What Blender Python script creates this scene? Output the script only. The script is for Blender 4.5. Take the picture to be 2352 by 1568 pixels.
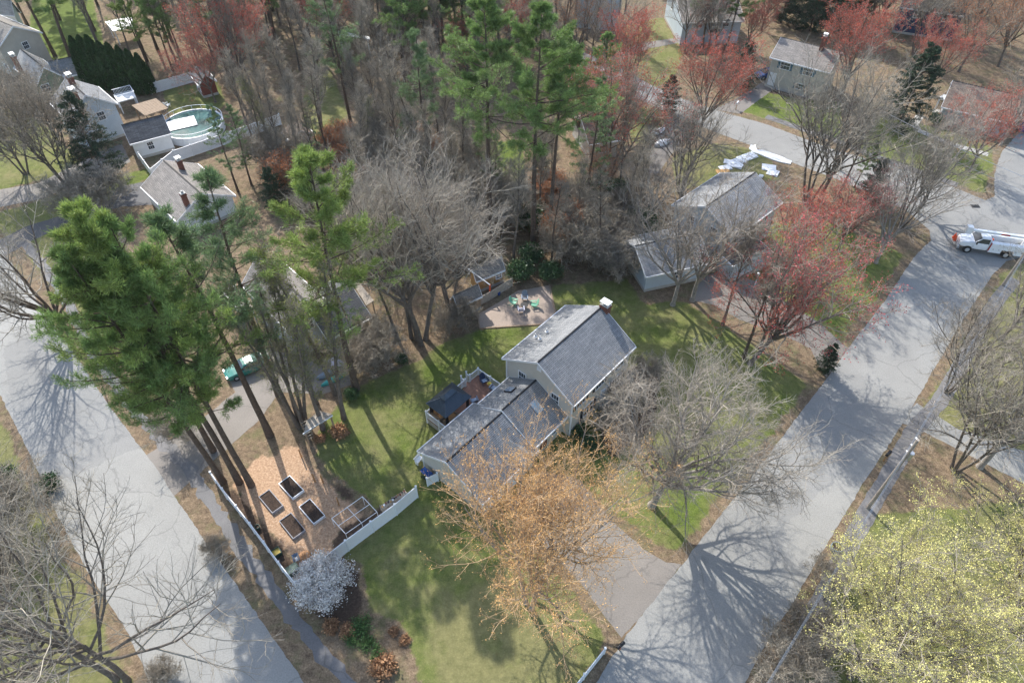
import bpy, math, random
import numpy as np
from mathutils import Vector, Matrix
R = math.radians
S = bpy.context.scene
for o in list(bpy.data.objects): bpy.data.objects.remove(o)

# ------------------------------------------------------------------ camera, sky, sun, exposure
CH = 55.0                                   # height of the drone
PITCH = math.atan(2174/2048.)               # degrees below the horizon
cam = bpy.data.objects.new('camera', bpy.data.cameras.new('camera'))
S.collection.objects.link(cam)
cam.location = (0, 0, CH); cam.rotation_euler = (math.pi/2-PITCH, 0, 0)
cam.data.lens = 24; cam.data.sensor_width = 36; cam.data.clip_start = .5; cam.data.clip_end = 6000
S.camera = cam
SUN_AZ, SUN_EL = 331., 42.                  # clockwise from +Y
w = bpy.data.worlds.new('World'); S.world = w; w.use_nodes = True
nt = w.node_tree; nt.nodes.clear()
sky = nt.nodes.new('ShaderNodeTexSky'); sky.sky_type = 'NISHITA'; sky.sun_disc = False
sky.sun_elevation = R(SUN_EL); sky.sun_rotation = R(SUN_AZ); sky.air_density = 1.2; sky.dust_density = 1.5
bg = nt.nodes.new('ShaderNodeBackground'); bg.inputs[1].default_value = .15
wo = nt.nodes.new('ShaderNodeOutputWorld')
nt.links.new(sky.outputs[0], bg.inputs[0]); nt.links.new(bg.outputs[0], wo.inputs[0])
sl = bpy.data.lights.new('sun', 'SUN'); sl.energy = 3.05; sl.angle = R(.6); sl.color = (1, .955, .88)
so = bpy.data.objects.new('sun', sl); S.collection.objects.link(so)
sd = Vector((math.sin(R(SUN_AZ))*math.cos(R(SUN_EL)), math.cos(R(SUN_AZ))*math.cos(R(SUN_EL)), math.sin(R(SUN_EL))))
so.rotation_euler = sd.to_track_quat('Z', 'Y').to_euler()
so.location = sd*200
S.view_settings.view_transform = 'Standard'; S.view_settings.look = 'None'
S.view_settings.exposure = 1.02; S.view_settings.gamma = 1

# ------------------------------------------------------------------ helpers
FP = 1568.; SP, CP = math.sin(PITCH), math.cos(PITCH)
def P(u, v, z=0.):
    """a place measured in the survey picture (2352 x 1568) -> metres at height z"""
    x = (u-1176)/FP; y = -(v-784)/FP
    d = (x, CP+y*SP, -SP+y*CP); t = (z-CH)/d[2]
    return (d[0]*t, d[1]*t)
def P3(u, v, z=0.): a = P(u, v, z); return Vector((a[0], a[1], z))
def tag(o, label=None, cat=None, group=None, kind=None):
    for k, val in (('label', label), ('category', cat), ('group', group), ('kind', kind)):
        if val: o[k] = val
    return o
def thing(name, label, cat, loc=(0, 0, 0), rz=0., group=None):
    o = bpy.data.objects.new(name, None); S.collection.objects.link(o)
    o.empty_display_size = .3
    o.location = (loc[0], loc[1], loc[2] if len(loc) > 2 else 0); o.rotation_euler = (0, 0, rz)
    return tag(o, label, cat, group)
def mesh_np(name, V, quads=None, tris=None, mat=None, smooth=False):
    me = bpy.data.meshes.new(name)
    V = np.asarray(V, np.float32).reshape(-1, 3)
    me.vertices.add(len(V)); me.vertices.foreach_set('co', V.ravel())
    idx = []; st = []; n = 0
    if quads is not None and len(quads):
        q = np.asarray(quads, np.int32).reshape(-1, 4); idx.append(q.ravel()); st.append(np.arange(len(q))*4); n = len(q)*4
    if tris is not None and len(tris):
        t = np.asarray(tris, np.int32).reshape(-1, 3); idx.append(t.ravel()); st.append(n+np.arange(len(t))*3)
    idx = np.concatenate(idx).astype(np.int32); st = np.concatenate(st).astype(np.int32)
    me.loops.add(len(idx)); me.loops.foreach_set('vertex_index', idx)
    me.polygons.add(len(st)); me.polygons.foreach_set('loop_start', st)
    me.update(calc_edges=True); me.validate()
    if smooth: me.polygons.foreach_set('use_smooth', np.ones(len(me.polygons), bool))
    if mat: me.materials.append(mat)
    return me
def link(name, me, parent=None):
    o = bpy.data.objects.new(name, me); S.collection.objects.link(o)
    if parent is not None: o.parent = parent
    return o
class MB:
    def __init__(s): s.v = []; s.f = []; s.uv = []
    def add(s, vs, fs, uvs=None):
        n = len(s.v); s.v += [tuple(a) for a in vs]; s.f += [tuple(i+n for i in f) for f in fs]
        s.uv += (uvs if uvs else [None]*len(fs)); return s
    def box(s, x0, y0, z0, x1, y1, z1):
        if x0 > x1: x0, x1 = x1, x0
        if y0 > y1: y0, y1 = y1, y0
        return s.add([(x0,y0,z0),(x1,y0,z0),(x1,y1,z0),(x0,y1,z0),(x0,y0,z1),(x1,y0,z1),(x1,y1,z1),(x0,y1,z1)],
                     [(0,3,2,1),(4,5,6,7),(0,1,5,4),(1,2,6,5),(2,3,7,6),(3,0,4,7)])
    def ob(s, c, size, rz=0, rx=0, ry=0):
        M = Matrix.Translation(Vector(c)) @ Matrix.Rotation(rz, 4, 'Z') @ Matrix.Rotation(ry, 4, 'Y') @ Matrix.Rotation(rx, 4, 'X')
        a, b, d = size[0]/2, size[1]/2, size[2]/2
        vs = [M @ Vector(p) for p in [(-a,-b,-d),(a,-b,-d),(a,b,-d),(-a,b,-d),(-a,-b,d),(a,-b,d),(a,b,d),(-a,b,d)]]
        return s.add(vs, [(0,3,2,1),(4,5,6,7),(0,1,5,4),(1,2,6,5),(2,3,7,6),(3,0,4,7)])
    def bar(s, a, b, w, h=None):
        """square bar between two points"""
        a, b = Vector(a), Vector(b); h = h or w; t = (b-a).normalized()
        up = Vector((0,0,1)) if abs(t.z) < .95 else Vector((1,0,0))
        x = t.cross(up).normalized()*w/2; y = x.cross(t).normalized()*h/2
        vs = [a-x-y, a+x-y, a+x+y, a-x+y, b-x-y, b+x-y, b+x+y, b-x+y]
        return s.add(vs, [(0,3,2,1),(4,5,6,7),(0,1,5,4),(1,2,6,5),(2,3,7,6),(3,0,4,7)])
    def cyl(s, a, b, r0, r1=None, n=12):
        a, b = Vector(a), Vector(b); r1 = r0 if r1 is None else r1; t = (b-a).normalized()
        up = Vector((0,0,1)) if abs(t.z) < .95 else Vector((1,0,0))
        x = t.cross(up).normalized(); y = x.cross(t)
        vs = []
        for c, r in ((a, r0), (b, r1)):
            for i in range(n):
                q = 2*math.pi*i/n; vs.append(c+(x*math.cos(q)+y*math.sin(q))*r)
        fs = [(i, (i+1) % n, n+(i+1) % n, n+i) for i in range(n)]+[tuple(range(n-1, -1, -1)), tuple(range(n, 2*n))]
        return s.add(vs, fs)
    def tube(s, pts, r, n=6):
        for a, b in zip(pts[:-1], pts[1:]): s.cyl(a, b, r, r, n)
        return s
    def prism(s, poly, z0, z1):
        n = len(poly); vs = [(x, y, z0) for x, y in poly]+[(x, y, z1) for x, y in poly]
        return s.add(vs, [(i, (i+1) % n, n+(i+1) % n, n+i) for i in range(n)]+[tuple(range(n-1, -1, -1)), tuple(range(n, 2*n))])
    def xprism(s, prof, x0, x1):
        """profile in (y,z) extruded along x"""
        n = len(prof); vs = [(x0, y, z) for y, z in prof]+[(x1, y, z) for y, z in prof]
        return s.add(vs, [(i, (i+1) % n, n+(i+1) % n, n+i) for i in range(n)]+[tuple(range(n-1, -1, -1)), tuple(range(n, 2*n))])
    def yprism(s, prof, y0, y1):
        n = len(prof); vs = [(x, y0, z) for x, z in prof]+[(x, y1, z) for x, z in prof]
        return s.add(vs, [(i, (i+1) % n, n+(i+1) % n, n+i) for i in range(n)]+[tuple(range(n-1, -1, -1)), tuple(range(n, 2*n))])
    def build(s, name, mat, parent=None, bevel=0, smooth=False):
        me = bpy.data.meshes.new(name); me.from_pydata(s.v, [], s.f)
        if any(u is not None for u in s.uv):
            ul = me.uv_layers.new(name='UVMap')
            for p, u in zip(me.polygons, s.uv):
                if u is not None:
                    for k, li in enumerate(p.loop_indices): ul.data[li].uv = u[k]
        me.materials.append(mat)
        import bmesh
        bm = bmesh.new(); bm.from_mesh(me); bmesh.ops.recalc_face_normals(bm, faces=bm.faces)
        if bevel: bmesh.ops.bevel(bm, geom=list(bm.edges), offset=bevel, segments=2, affect='EDGES', clamp_overlap=True)
        bm.to_mesh(me); bm.free()
        if smooth:
            me.polygons.foreach_set('use_smooth', np.ones(len(me.polygons), bool))
        return link(name, me, parent)
def copy_tree(o, parent=None):
    c = o.copy(); S.collection.objects.link(c); c.parent = parent
    for ch in list(o.children): copy_tree(ch, c)
    return c

# ------------------------------------------------------------------ materials
MATS = {}
def nodemat(name):
    m = bpy.data.materials.new(name); m.use_nodes = True; MATS[name] = m
    return m, m.node_tree.nodes, m.node_tree.links, m.node_tree.nodes['Principled BSDF']
def ramp(N, stops):
    r = N.new('ShaderNodeValToRGB'); e = r.color_ramp.elements
    while len(e) > 1: e.remove(e[-1])
    e[0].position = stops[0][0]; e[0].color = (*stops[0][1], 1)
    for p, c in stops[1:]:
        x = e.new(p); x.color = (*c, 1)
    return r
def mat(name, col, rough=.7, var=.15, scale=3., metal=0., bump=0., bscale=20., island=0., spec=.4, coat=0., trans=0.):
    """colour with two octaves of soft mottling, optional per-leaf variation"""
    m, N, L, B = nodemat(name)
    tc = N.new('ShaderNodeTexCoord'); nz = N.new('ShaderNodeTexNoise'); nz.inputs['Scale'].default_value = scale
    nz.inputs['Detail'].default_value = 6; nz.inputs['Roughness'].default_value = .65
    L.new(tc.outputs['Object'], nz.inputs['Vector'])
    lo = tuple(max(0, c*(1-var*1.6)) for c in col); hi = tuple(min(1, c*(1+var*1.6)) for c in col)
    r = ramp(N, [(.25, lo), (.75, hi)]); L.new(nz.outputs['Fac'], r.inputs['Fac'])
    out = r.outputs[0]
    if island:
        g = N.new('ShaderNodeNewGeometry'); mx = N.new('ShaderNodeMix'); mx.data_type = 'RGBA'; mx.blend_type = 'MULTIPLY'
        r2 = ramp(N, [(0, (1-island,)*3), (1, (1+island, 1+island, 1+island*.7))]); L.new(g.outputs['Random Per Island'], r2.inputs['Fac'])
        mx.inputs['Factor'].default_value = 1; L.new(out, mx.inputs['A']); L.new(r2.outputs[0], mx.inputs['B']); out = mx.outputs['Result']
    L.new(out, B.inputs['Base Color'])
    B.inputs['Roughness'].default_value = rough; B.inputs['Metallic'].default_value = metal
    B.inputs['Specular IOR Level'].default_value = spec
    if coat: B.inputs['Coat Weight'].default_value = coat
    if bump:
        n2 = N.new('ShaderNodeTexNoise'); n2.inputs['Scale'].default_value = bscale; n2.inputs['Detail'].default_value = 4
        L.new(tc.outputs['Object'], n2.inputs['Vector'])
        b = N.new('ShaderNodeBump'); b.inputs['Strength'].default_value = bump; b.inputs['Distance'].default_value = .05
        L.new(n2.outputs['Fac'], b.inputs['Height']); L.new(b.outputs[0], B.inputs['Normal'])
    if trans:
        t = N.new('ShaderNodeBsdfTranslucent'); L.new(out, t.inputs['Color'])
        ms = N.new('ShaderNodeMixShader'); ms.inputs[0].default_value = trans
        L.new(B.outputs[0], ms.inputs[1]); L.new(t.outputs[0], ms.inputs[2])
        L.new(ms.outputs[0], N['Material Output'].inputs['Surface'])
    return m
def shingles(name, c1, c2, bw=.9, bh=.16, streak=(.5, .5)):
    m, N, L, B = nodemat(name)
    uv = N.new('ShaderNodeUVMap'); br = N.new('ShaderNodeTexBrick')
    L.new(uv.outputs[0], br.inputs['Vector'])
    br.inputs['Color1'].default_value = (*c1, 1); br.inputs['Color2'].default_value = (*c2, 1)
    br.inputs['Mortar'].default_value = (*[k*.35 for k in c1], 1)
    br.inputs['Scale'].default_value = 1; br.inputs['Brick Width'].default_value = bw; br.inputs['Row Height'].default_value = bh
    br.inputs['Mortar Size'].default_value = .022; br.inputs['Mortar Smooth'].default_value = .6
    tc = N.new('ShaderNodeTexCoord'); nz = N.new('ShaderNodeTexNoise'); nz.inputs['Scale'].default_value = .9; nz.inputs['Detail'].default_value = 7
    L.new(tc.outputs['Object'], nz.inputs['Vector'])
    r = ramp(N, [(.3, (.86,)*3), (.7, (1.12, 1.11, 1.1))]); L.new(nz.outputs['Fac'], r.inputs['Fac'])
    mx = N.new('ShaderNodeMix'); mx.data_type = 'RGBA'; mx.blend_type = 'MULTIPLY'; mx.inputs['Factor'].default_value = 1
    L.new(br.outputs['Color'], mx.inputs['A']); L.new(r.outputs[0], mx.inputs['B'])
    n3 = N.new('ShaderNodeTexNoise'); n3.inputs['Scale'].default_value = 14; n3.inputs['Detail'].default_value = 3
    L.new(tc.outputs['Object'], n3.inputs['Vector'])
    r3 = ramp(N, [(.3, (.8,)*3), (.7, (1.2,)*3)]); L.new(n3.outputs['Fac'], r3.inputs['Fac'])
    m2 = N.new('ShaderNodeMix'); m2.data_type = 'RGBA'; m2.blend_type = 'MULTIPLY'; m2.inputs['Factor'].default_value = 1
    L.new(mx.outputs['Result'], m2.inputs['A']); L.new(r3.outputs[0], m2.inputs['B'])
    L.new(m2.outputs['Result'], B.inputs['Base Color']); B.inputs['Roughness'].default_value = .85
    b = N.new('ShaderNodeBump'); b.inputs['Strength'].default_value = .6; b.inputs['Distance'].default_value = .03; b.invert = True
    L.new(br.outputs['Fac'], b.inputs['Height']); L.new(b.outputs[0], B.inputs['Normal'])
    return m
M = dict(
 siding=mat('beige_siding', (.56, .53, .47), .6, .04, 1.2), siding_grey=mat('grey_siding', (.42, .44, .46), .6, .05, 1.2),
 siding_white=mat('white_siding', (.72, .74, .75), .5, .04, 1.), siding_tan=mat('tan_siding', (.5, .47, .41), .6, .06, 1.),
 siding_green=mat('green_siding', (.22, .26, .18), .6, .06, 1.), siding_blue=mat('pale_blue_siding', (.5, .57, .63), .6, .05, 1.),
 siding_cream=mat('cream_siding', (.62, .55, .38), .6, .06, 1.), red_wood=mat('dark_red_wood', (.19, .055, .04), .6, .1, 2.),
 brown_wood=mat('weathered_brown_wood', (.3, .22, .15), .8, .2, 3.), grey_wood=mat('weathered_grey_wood', (.4, .35, .29), .8, .18, 4.),
 orange_wood=mat('amber_wood', (.42, .25, .1), .7, .2, 3.), cedar=mat('cedar_post', (.45, .24, .1), .7, .15, 4.),
 deck=mat('red_brown_deck_boards', (.31, .16, .11), .65, .18, 5.), trim=mat('white_trim', (.8, .81, .82), .45, .03, 2.),
 vinyl=mat('white_vinyl', (.78, .81, .84), .35, .03, 1.5), glass=mat('window_glass', (.035, .05, .065), .08, .2, 1., spec=.8),
 skyglass=mat('skylight_glass', (.33, .42, .47), .12, .1, 1., spec=.8), black=mat('black_paint', (.02, .02, .022), .5, .1, 3.),
 shutter=mat('dark_shutter', (.03, .035, .045), .6, .1, 3.), teal_shutter=mat('teal_shutter', (.05, .14, .2), .6, .1, 3.),
 brick=mat('red_brick', (.2, .085, .06), .85, .3, 9.), concrete=mat('pale_concrete', (.45, .44, .41), .85, .12, 2., bump=.3),
 metal=mat('galvanised_metal', (.5, .52, .54), .4, .1, 3., metal=.7), galv=mat('weathered_pole_wood', (.33, .29, .25), .85, .2, 5.),
 gaz=mat('charcoal_metal_roof', (.075, .095, .115), .38, .12, 2., metal=.3), soil=mat('dark_garden_soil', (.055, .036, .026), .95, .45, 6., bump=.8, bscale=12),
 raw=mat('raised_bed_timber', (.33, .33, .35), .75, .15, 3.), navy=mat('navy_plastic', (.03, .055, .12), .45, .1, 3.),
 mint=mat('mint_green_plastic', (.22, .52, .36), .45, .08, 3.), bluegrey=mat('blue_grey_plastic', (.2, .25, .32), .45, .08, 3.),
 lilac=mat('pale_lilac_plastic', (.5, .5, .6), .45, .08, 3.), teal=mat('teal_plastic', (.05, .38, .35), .35, .1, 3.),
 green_p=mat('dark_green_plastic', (.03, .075, .06), .5, .1, 3.), whitep=mat('white_plastic', (.85, .86, .86), .35, .03, 2.),
 cushion=mat('pale_blue_cushion', (.35, .43, .55), .8, .08, 4.), flower=mat('yellow_flowers', (.75, .6, .1), .8, .3, 9.),
 sedan=mat('green_car_paint', (.03, .2, .16), .22, .05, 1., coat=.6), bluecar=mat('blue_car_paint', (.02, .07, .25), .22, .05, 1., coat=.6),
 truckw=mat('white_truck_paint', (.85, .87, .89), .3, .03, 1., coat=.4), tyre=mat('tyre_rubber', (.02, .02, .02), .85, .1, 5.),
 rim=mat('wheel_rim', (.65, .66, .67), .35, .05, 3., metal=.5), redp=mat('red_paint', (.5, .03, .02), .5, .1, 3.),
 orange=mat('orange_plastic', (.8, .12, .04), .5, .05, 3.), yellow=mat('yellow_paint', (.6, .45, .1), .6, .2, 3.),
 bark=mat('grey_brown_bark', (.15, .125, .105), .9, .3, 4., bump=.6, bscale=15), bark_l=mat('pale_grey_bark', (.3, .275, .245), .9, .28, 4., bump=.5, bscale=15),
 twig=mat('grey_brown_twigs', (.32, .285, .245), .85, .15, 2., island=.35), twig_l=mat('pale_twigs', (.34, .295, .255), .85, .15, 2., island=.3),
 twig_o=mat('orange_tan_twigs', (.5, .35, .22), .85, .15, 2., island=.3), twig_p=mat('pinkish_pale_twigs', (.37, .325, .28), .85, .15, 2., island=.3), twig_b=mat('brown_twigs', (.3, .26, .215), .85, .15, 2., island=.3), bark_p=mat('dark_pine_bark', (.115, .085, .065), .92, .3, 4., bump=.6, bscale=12),
 bud_red=mat('red_maple_flowers', (.5, .12, .085), .7, .2, .8, island=.4, trans=.25), bud_crim=mat('crimson_maple_flowers', (.5, .1, .11), .7, .2, .8, island=.4, trans=.25),
 bud_or=mat('orange_maple_buds', (.78, .46, .19), .7, .2, .8, island=.35, trans=.25), bud_br=mat('russet_buds', (.45, .18, .08), .7, .2, .8, island=.35, trans=.25),
 bud_pale=mat('pale_tan_buds', (.36, .29, .22), .7, .2, .8, island=.3), leaf_y=mat('yellow_green_maple_leaves', (.75, .7, .27), .6, .12, .6, island=.15, trans=.3),
 bud_yg=mat('young_olive_leaves', (.26, .28, .09), .6, .2, .8, island=.3, trans=.3),
 pine=mat('white_pine_needles', (.2, .295, .1), .5, .3, .35, island=.4, trans=.3), pine_l=mat('bright_pine_needles', (.26, .34, .1), .5, .3, .35, island=.4, trans=.3),
 pine_b=mat('blue_green_pine_needles', (.17, .25, .12), .5, .3, .35, island=.4, trans=.3), hem=mat('dark_hemlock_needles', (.045, .08, .045), .6, .3, .5, island=.5),
 arb=mat('arborvitae_foliage', (.035, .085, .028), .6, .3, .6, island=.5), rhodo=mat('glossy_evergreen_leaves', (.05, .1, .04), .35, .3, .8, island=.5),
 blossom=mat('lilac_white_blossom', (.68, .66, .68), .6, .2, 1.2, island=.4, trans=.2), dead=mat('dry_brown_stems', (.36, .2, .11), .85, .25, 2., island=.4),
 herb=mat('fresh_green_herbs', (.08, .15, .045), .6, .25, 2., island=.4), water=mat('pool_cover', (.02, .1, .1), .15, .5, .35, spec=.7),
)
M['roof'] = shingles('grey_shingles', (.235, .245, .255), (.315, .32, .325))
M['roof_m'] = shingles('mid_grey_shingles', (.27, .275, .28), (.34, .345, .345))
M['roof_d'] = shingles('dark_shingles', (.085, .09, .1), (.15, .155, .165))
M['roof_l'] = shingles('pale_shingles', (.32, .32, .31), (.42, .41, .4))
M['roof_b'] = shingles('brown_shingles', (.2, .15, .12), (.3, .23, .18))
M['roof_w'] = shingles('weathered_shingles', (.24, .22, .2), (.34, .31, .28))

def asphalt(name, c, var, crack=True):
    m, N, L, B = nodemat(name)
    tc = N.new('ShaderNodeTexCoord')
    big = N.new('ShaderNodeTexNoise'); big.inputs['Scale'].default_value = .12; big.inputs['Detail'].default_value = 8; big.inputs['Roughness'].default_value = .62
    fine = N.new('ShaderNodeTexNoise'); fine.inputs['Scale'].default_value = 9; fine.inputs['Detail'].default_value = 5
    for n in (big, fine): L.new(tc.outputs['Object'], n.inputs['Vector'])
    r1 = ramp(N, [(.3, tuple(k*(1-var) for k in c)), (.7, tuple(k*(1+var) for k in c))]); L.new(big.outputs['Fac'], r1.inputs['Fac'])
    r2 = ramp(N, [(.2, (.78,)*3), (.8, (1.18,)*3)]); L.new(fine.outputs['Fac'], r2.inputs['Fac'])
    mx = N.new('ShaderNodeMix'); mx.data_type = 'RGBA'; mx.blend_type = 'MULTIPLY'; mx.inputs['Factor'].default_value = 1
    L.new(r1.outputs[0], mx.inputs['A']); L.new(r2.outputs[0], mx.inputs['B']); out = mx.outputs['Result']
    if crack:
        vo = N.new('ShaderNodeTexVoronoi'); vo.feature = 'DISTANCE_TO_EDGE'; vo.inputs['Scale'].default_value = .1
        dn = N.new('ShaderNodeTexNoise'); dn.inputs['Scale'].default_value = .8; dn.inputs['Detail'].default_value = 5
        L.new(tc.outputs['Object'], dn.inputs['Vector'])
        ad = N.new('ShaderNodeMix'); ad.data_type = 'RGBA'; ad.blend_type = 'ADD'; ad.inputs['Factor'].default_value = 2.
        L.new(tc.outputs['Object'], ad.inputs['A']); L.new(dn.outputs['Color'], ad.inputs['B']); L.new(ad.outputs['Result'], vo.inputs['Vector'])
        rc = ramp(N, [(0, (.5, .5, .5)), (.007, (1, 1, 1))]); L.new(vo.outputs['Distance'], rc.inputs['Fac'])
        m2 = N.new('ShaderNodeMix'); m2.data_type = 'RGBA'; m2.blend_type = 'MULTIPLY'; m2.inputs['Factor'].default_value = .55
        L.new(out, m2.inputs['A']); L.new(rc.outputs[0], m2.inputs['B']); out = m2.outputs['Result']
    if crack:
        v2 = N.new('ShaderNodeTexVoronoi'); v2.inputs['Scale'].default_value = .045; v2.inputs['Randomness'].default_value = 1
        L.new(ad.outputs['Result'], v2.inputs['Vector']); sc = N.new('ShaderNodeSeparateColor'); L.new(v2.outputs['Color'], sc.inputs[0])
        rp = ramp(N, [(0, (.86, .86, .87)), (.35, (1, 1, 1)), (1, (1.06, 1.05, 1.03))]); L.new(sc.outputs[0], rp.inputs['Fac'])
        st_ = N.new('ShaderNodeTexNoise'); st_.inputs['Scale'].default_value = .45; st_.inputs['Detail'].default_value = 7; st_.inputs['Roughness'].default_value = .7; L.new(tc.outputs['Object'], st_.inputs['Vector'])
        rs2 = ramp(N, [(.28, (.7, .71, .73)), (.42, (1, 1, 1)), (.62, (1, 1, 1)), (.75, (1.12, 1.11, 1.08))]); L.new(st_.outputs['Fac'], rs2.inputs['Fac'])
        for q in (rp, rs2):
            m3 = N.new('ShaderNodeMix'); m3.data_type = 'RGBA'; m3.blend_type = 'MULTIPLY'; m3.inputs['Factor'].default_value = 1
            L.new(out, m3.inputs['A']); L.new(q.outputs[0], m3.inputs['B']); out = m3.outputs['Result']
    L.new(out, B.inputs['Base Color']); B.inputs['Roughness'].default_value = .8
    b = N.new('ShaderNodeBump'); b.inputs['Strength'].default_value = .3; b.inputs['Distance'].default_value = .02
    L.new(fine.outputs['Fac'], b.inputs['Height']); L.new(b.outputs[0], B.inputs['Normal'])
    return m
M['road'] = asphalt('sun_bleached_asphalt', (.28, .277, .262), .13)
M['drive'] = asphalt('driveway_asphalt', (.21, .19, .17), .2)
M['drive_d'] = asphalt('fresh_asphalt', (.09, .09, .095), .2, False)
M['walk'] = asphalt('path_asphalt', (.17, .165, .165), .35)
M['gravel'] = asphalt('patio_gravel', (.34, .27, .22), .18, False)

def ground_mat():
    m, N, L, B = nodemat('ground')
    tc = N.new('ShaderNodeTexCoord')
    def noise(sc, det=6, ro=.6, out='Fac'):
        n = N.new('ShaderNodeTexNoise'); n.inputs['Scale'].default_value = sc; n.inputs['Detail'].default_value = det; n.inputs['Roughness'].default_value = ro
        L.new(tc.outputs['Object'], n.inputs['Vector']); return n.outputs[out]
    def mixc(a, b, f, mode='MIX', fac=None):
        x = N.new('ShaderNodeMix'); x.data_type = 'RGBA'; x.blend_type = mode
        for s_, k in ((a, 'A'), (b, 'B')):
            if isinstance(s_, tuple): x.inputs[k].default_value = (*s_, 1)
            else: L.new(s_, x.inputs[k])
        if isinstance(f, float): x.inputs['Factor'].default_value = f
        else: L.new(f, x.inputs['Factor'])
        return x.outputs['Result']
    def math_(op, a, b=0.):
        x = N.new('ShaderNodeMath'); x.operation = op
        for i, s_ in enumerate((a, b)):
            if isinstance(s_, (int, float)): x.inputs[i].default_value = s_
            else: L.new(s_, x.inputs[i])
        return x.outputs[0]
    at = N.new('ShaderNodeAttribute'); at.attribute_name = 'zone'
    sp = N.new('ShaderNodeSeparateColor'); L.new(at.outputs['Color'], sp.inputs[0])
    edge = math_('MULTIPLY', math_('SUBTRACT', noise(1.1, 8, .7), .5), 1.3)
    def mask(ch):
        v = math_('ADD', ch, edge); r = N.new('ShaderNodeMapRange'); r.inputs['From Min'].default_value = .38; r.inputs['From Max'].default_value = .62
        L.new(v, r.inputs['Value']); return r.outputs[0]
    # woodland floor: leaf litter with dark patches and stray green
    fine = noise(7., 7, .75); mid = noise(1.6, 7, .65); big = noise(.22, 5, .6)
    lit = ramp(N, [(.3, (.1, .08, .055)), (.45, (.19, .15, .105)), (.6, (.29, .235, .17)), (.75, (.44, .37, .28))]); L.new(fine, lit.inputs['Fac'])
    l2 = ramp(N, [(.32, (.55, .5, .48)), (.65, (1.25, 1.15, 1.05))]); L.new(mid, l2.inputs['Fac'])
    litter = mixc(lit.outputs[0], l2.outputs[0], 1., 'MULTIPLY')
    lg = ramp(N, [(.5, (0, 0, 0)), (.66, (1, 1, 1))]); L.new(noise(.5, 7, .7), lg.inputs['Fac'])
    litter = mixc(litter, (.13, .14, .06), math_('MULTIPLY', lg.outputs[0], .6))
    # lawn: dry to lush by the zone's fourth channel and by patches
    g1 = ramp(N, [(.25, (.17, .15, .075)), (.5, (.205, .195, .085)), (.75, (.29, .26, .13))]); L.new(fine, g1.inputs['Fac'])
    g2 = ramp(N, [(.25, (.07, .1, .023)), (.5, (.12, .162, .034)), (.75, (.19, .215, .06))]); L.new(fine, g2.inputs['Fac'])
    lush = math_('ADD', at.outputs['Alpha'], math_('MULTIPLY', math_('SUBTRACT', noise(.35, 7, .65), .5), 2.6)); 
    cl = N.new('ShaderNodeClamp'); L.new(lush, cl.inputs[0])
    lawn = mixc(g1.outputs[0], g2.outputs[0], cl.outputs[0])
    g3 = ramp(N, [(.3, (.72, .75, .72)), (.7, (1.22, 1.2, 1.2))]); L.new(mid, g3.inputs['Fac'])
    lawn = mixc(lawn, g3.outputs[0], 1., 'MULTIPLY')
    # bark mulch and dark soil
    w1 = ramp(N, [(.3, (.2, .115, .07)), (.5, (.46, .3, .19)), (.7, (.72, .54, .38))]); L.new(noise(5., 8, .8), w1.inputs['Fac'])
    s1 = ramp(N, [(.3, (.04, .028, .02)), (.55, (.1, .07, .052)), (.75, (.2, .145, .11))]); L.new(noise(5., 8, .8), s1.inputs['Fac'])
    c = mixc(litter, lawn, mask(sp.outputs[0])); c = mixc(c, s1.outputs[0], mask(sp.outputs[2])); c = mixc(c, w1.outputs[0], mask(sp.outputs[1]))
    L.new(c, B.inputs['Base Color']); B.inputs['Roughness'].default_value = .95; B.inputs['Specular IOR Level'].default_value = .15
    b = N.new('ShaderNodeBump'); b.inputs['Strength'].default_value = .7; b.inputs['Distance'].default_value = .12
    L.new(fine, b.inputs['Height']); L.new(b.outputs[0], B.inputs['Normal'])
    return m
M['ground'] = ground_mat()

# ------------------------------------------------------------------ ground, roads, paths
def inpoly(X, Y, poly):
    ins = np.zeros(X.shape, bool); n = len(poly)
    for i in range(n):
        x1, y1 = poly[i]; x2, y2 = poly[(i+1) % n]
        c = ((y1 > Y) != (y2 > Y)) & (X < (x2-x1)*(Y-y1)/((y2-y1) or 1e-9)+x1)
        ins ^= c
    return ins
def axis(a, b, st, far):
    core = np.arange(a, b+st*.5, st); out = []; x, s_ = a, st
    while x > -far: s_ *= 1.35; x -= s_; out.append(x)
    lo = np.array(out[::-1]); out = []; x, s_ = b, st
    while x < far: s_ *= 1.35; x += s_; out.append(x)
    return np.concatenate([lo, core, np.array(out)])
gx = axis(-120, 120, .5, 2500); gy = axis(10, 175, .5, 2500)
GX, GY = np.meshgrid(gx, gy); Z = np.zeros(GX.shape+(4,), np.float32)
Z[..., 3] = .3
def zone(ch, pts, lush=None):
    q = inpoly(GX, GY, [P(*p) for p in pts])
    if ch == 'lawn': Z[q, 0] = 1; Z[q, 1] = 0; Z[q, 2] = 0
    elif ch == 'chip': Z[q, 1] = 1
    elif ch == 'soil': Z[q, 2] = 1; Z[q, 1] = 0
    elif ch == 'litter': Z[q, 0] = 0; Z[q, 1] = 0; Z[q, 2] = 0
    if lush is not None: Z[q, 3] = lush
zone('lawn', [(722,1010),(745,965),(800,905),(850,872),(960,832),(1010,792),(1100,757),(1280,742),(1268,655),(1340,650),(1440,640),(1480,700),(1560,690),(1640,735),(1740,800),(1850,880),(1897,873),(1765,1050),(1569,1292),(1480,1262),(1330,1100),(1200,1170),(1432,1469),(1362,1568),(1330,1800),(960,1800),(965,1568),(925,1430),(830,1400),(815,1290),(780,1270),(960,1130),(870,1175),(845,1190),(750,1110)], .48)
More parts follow.
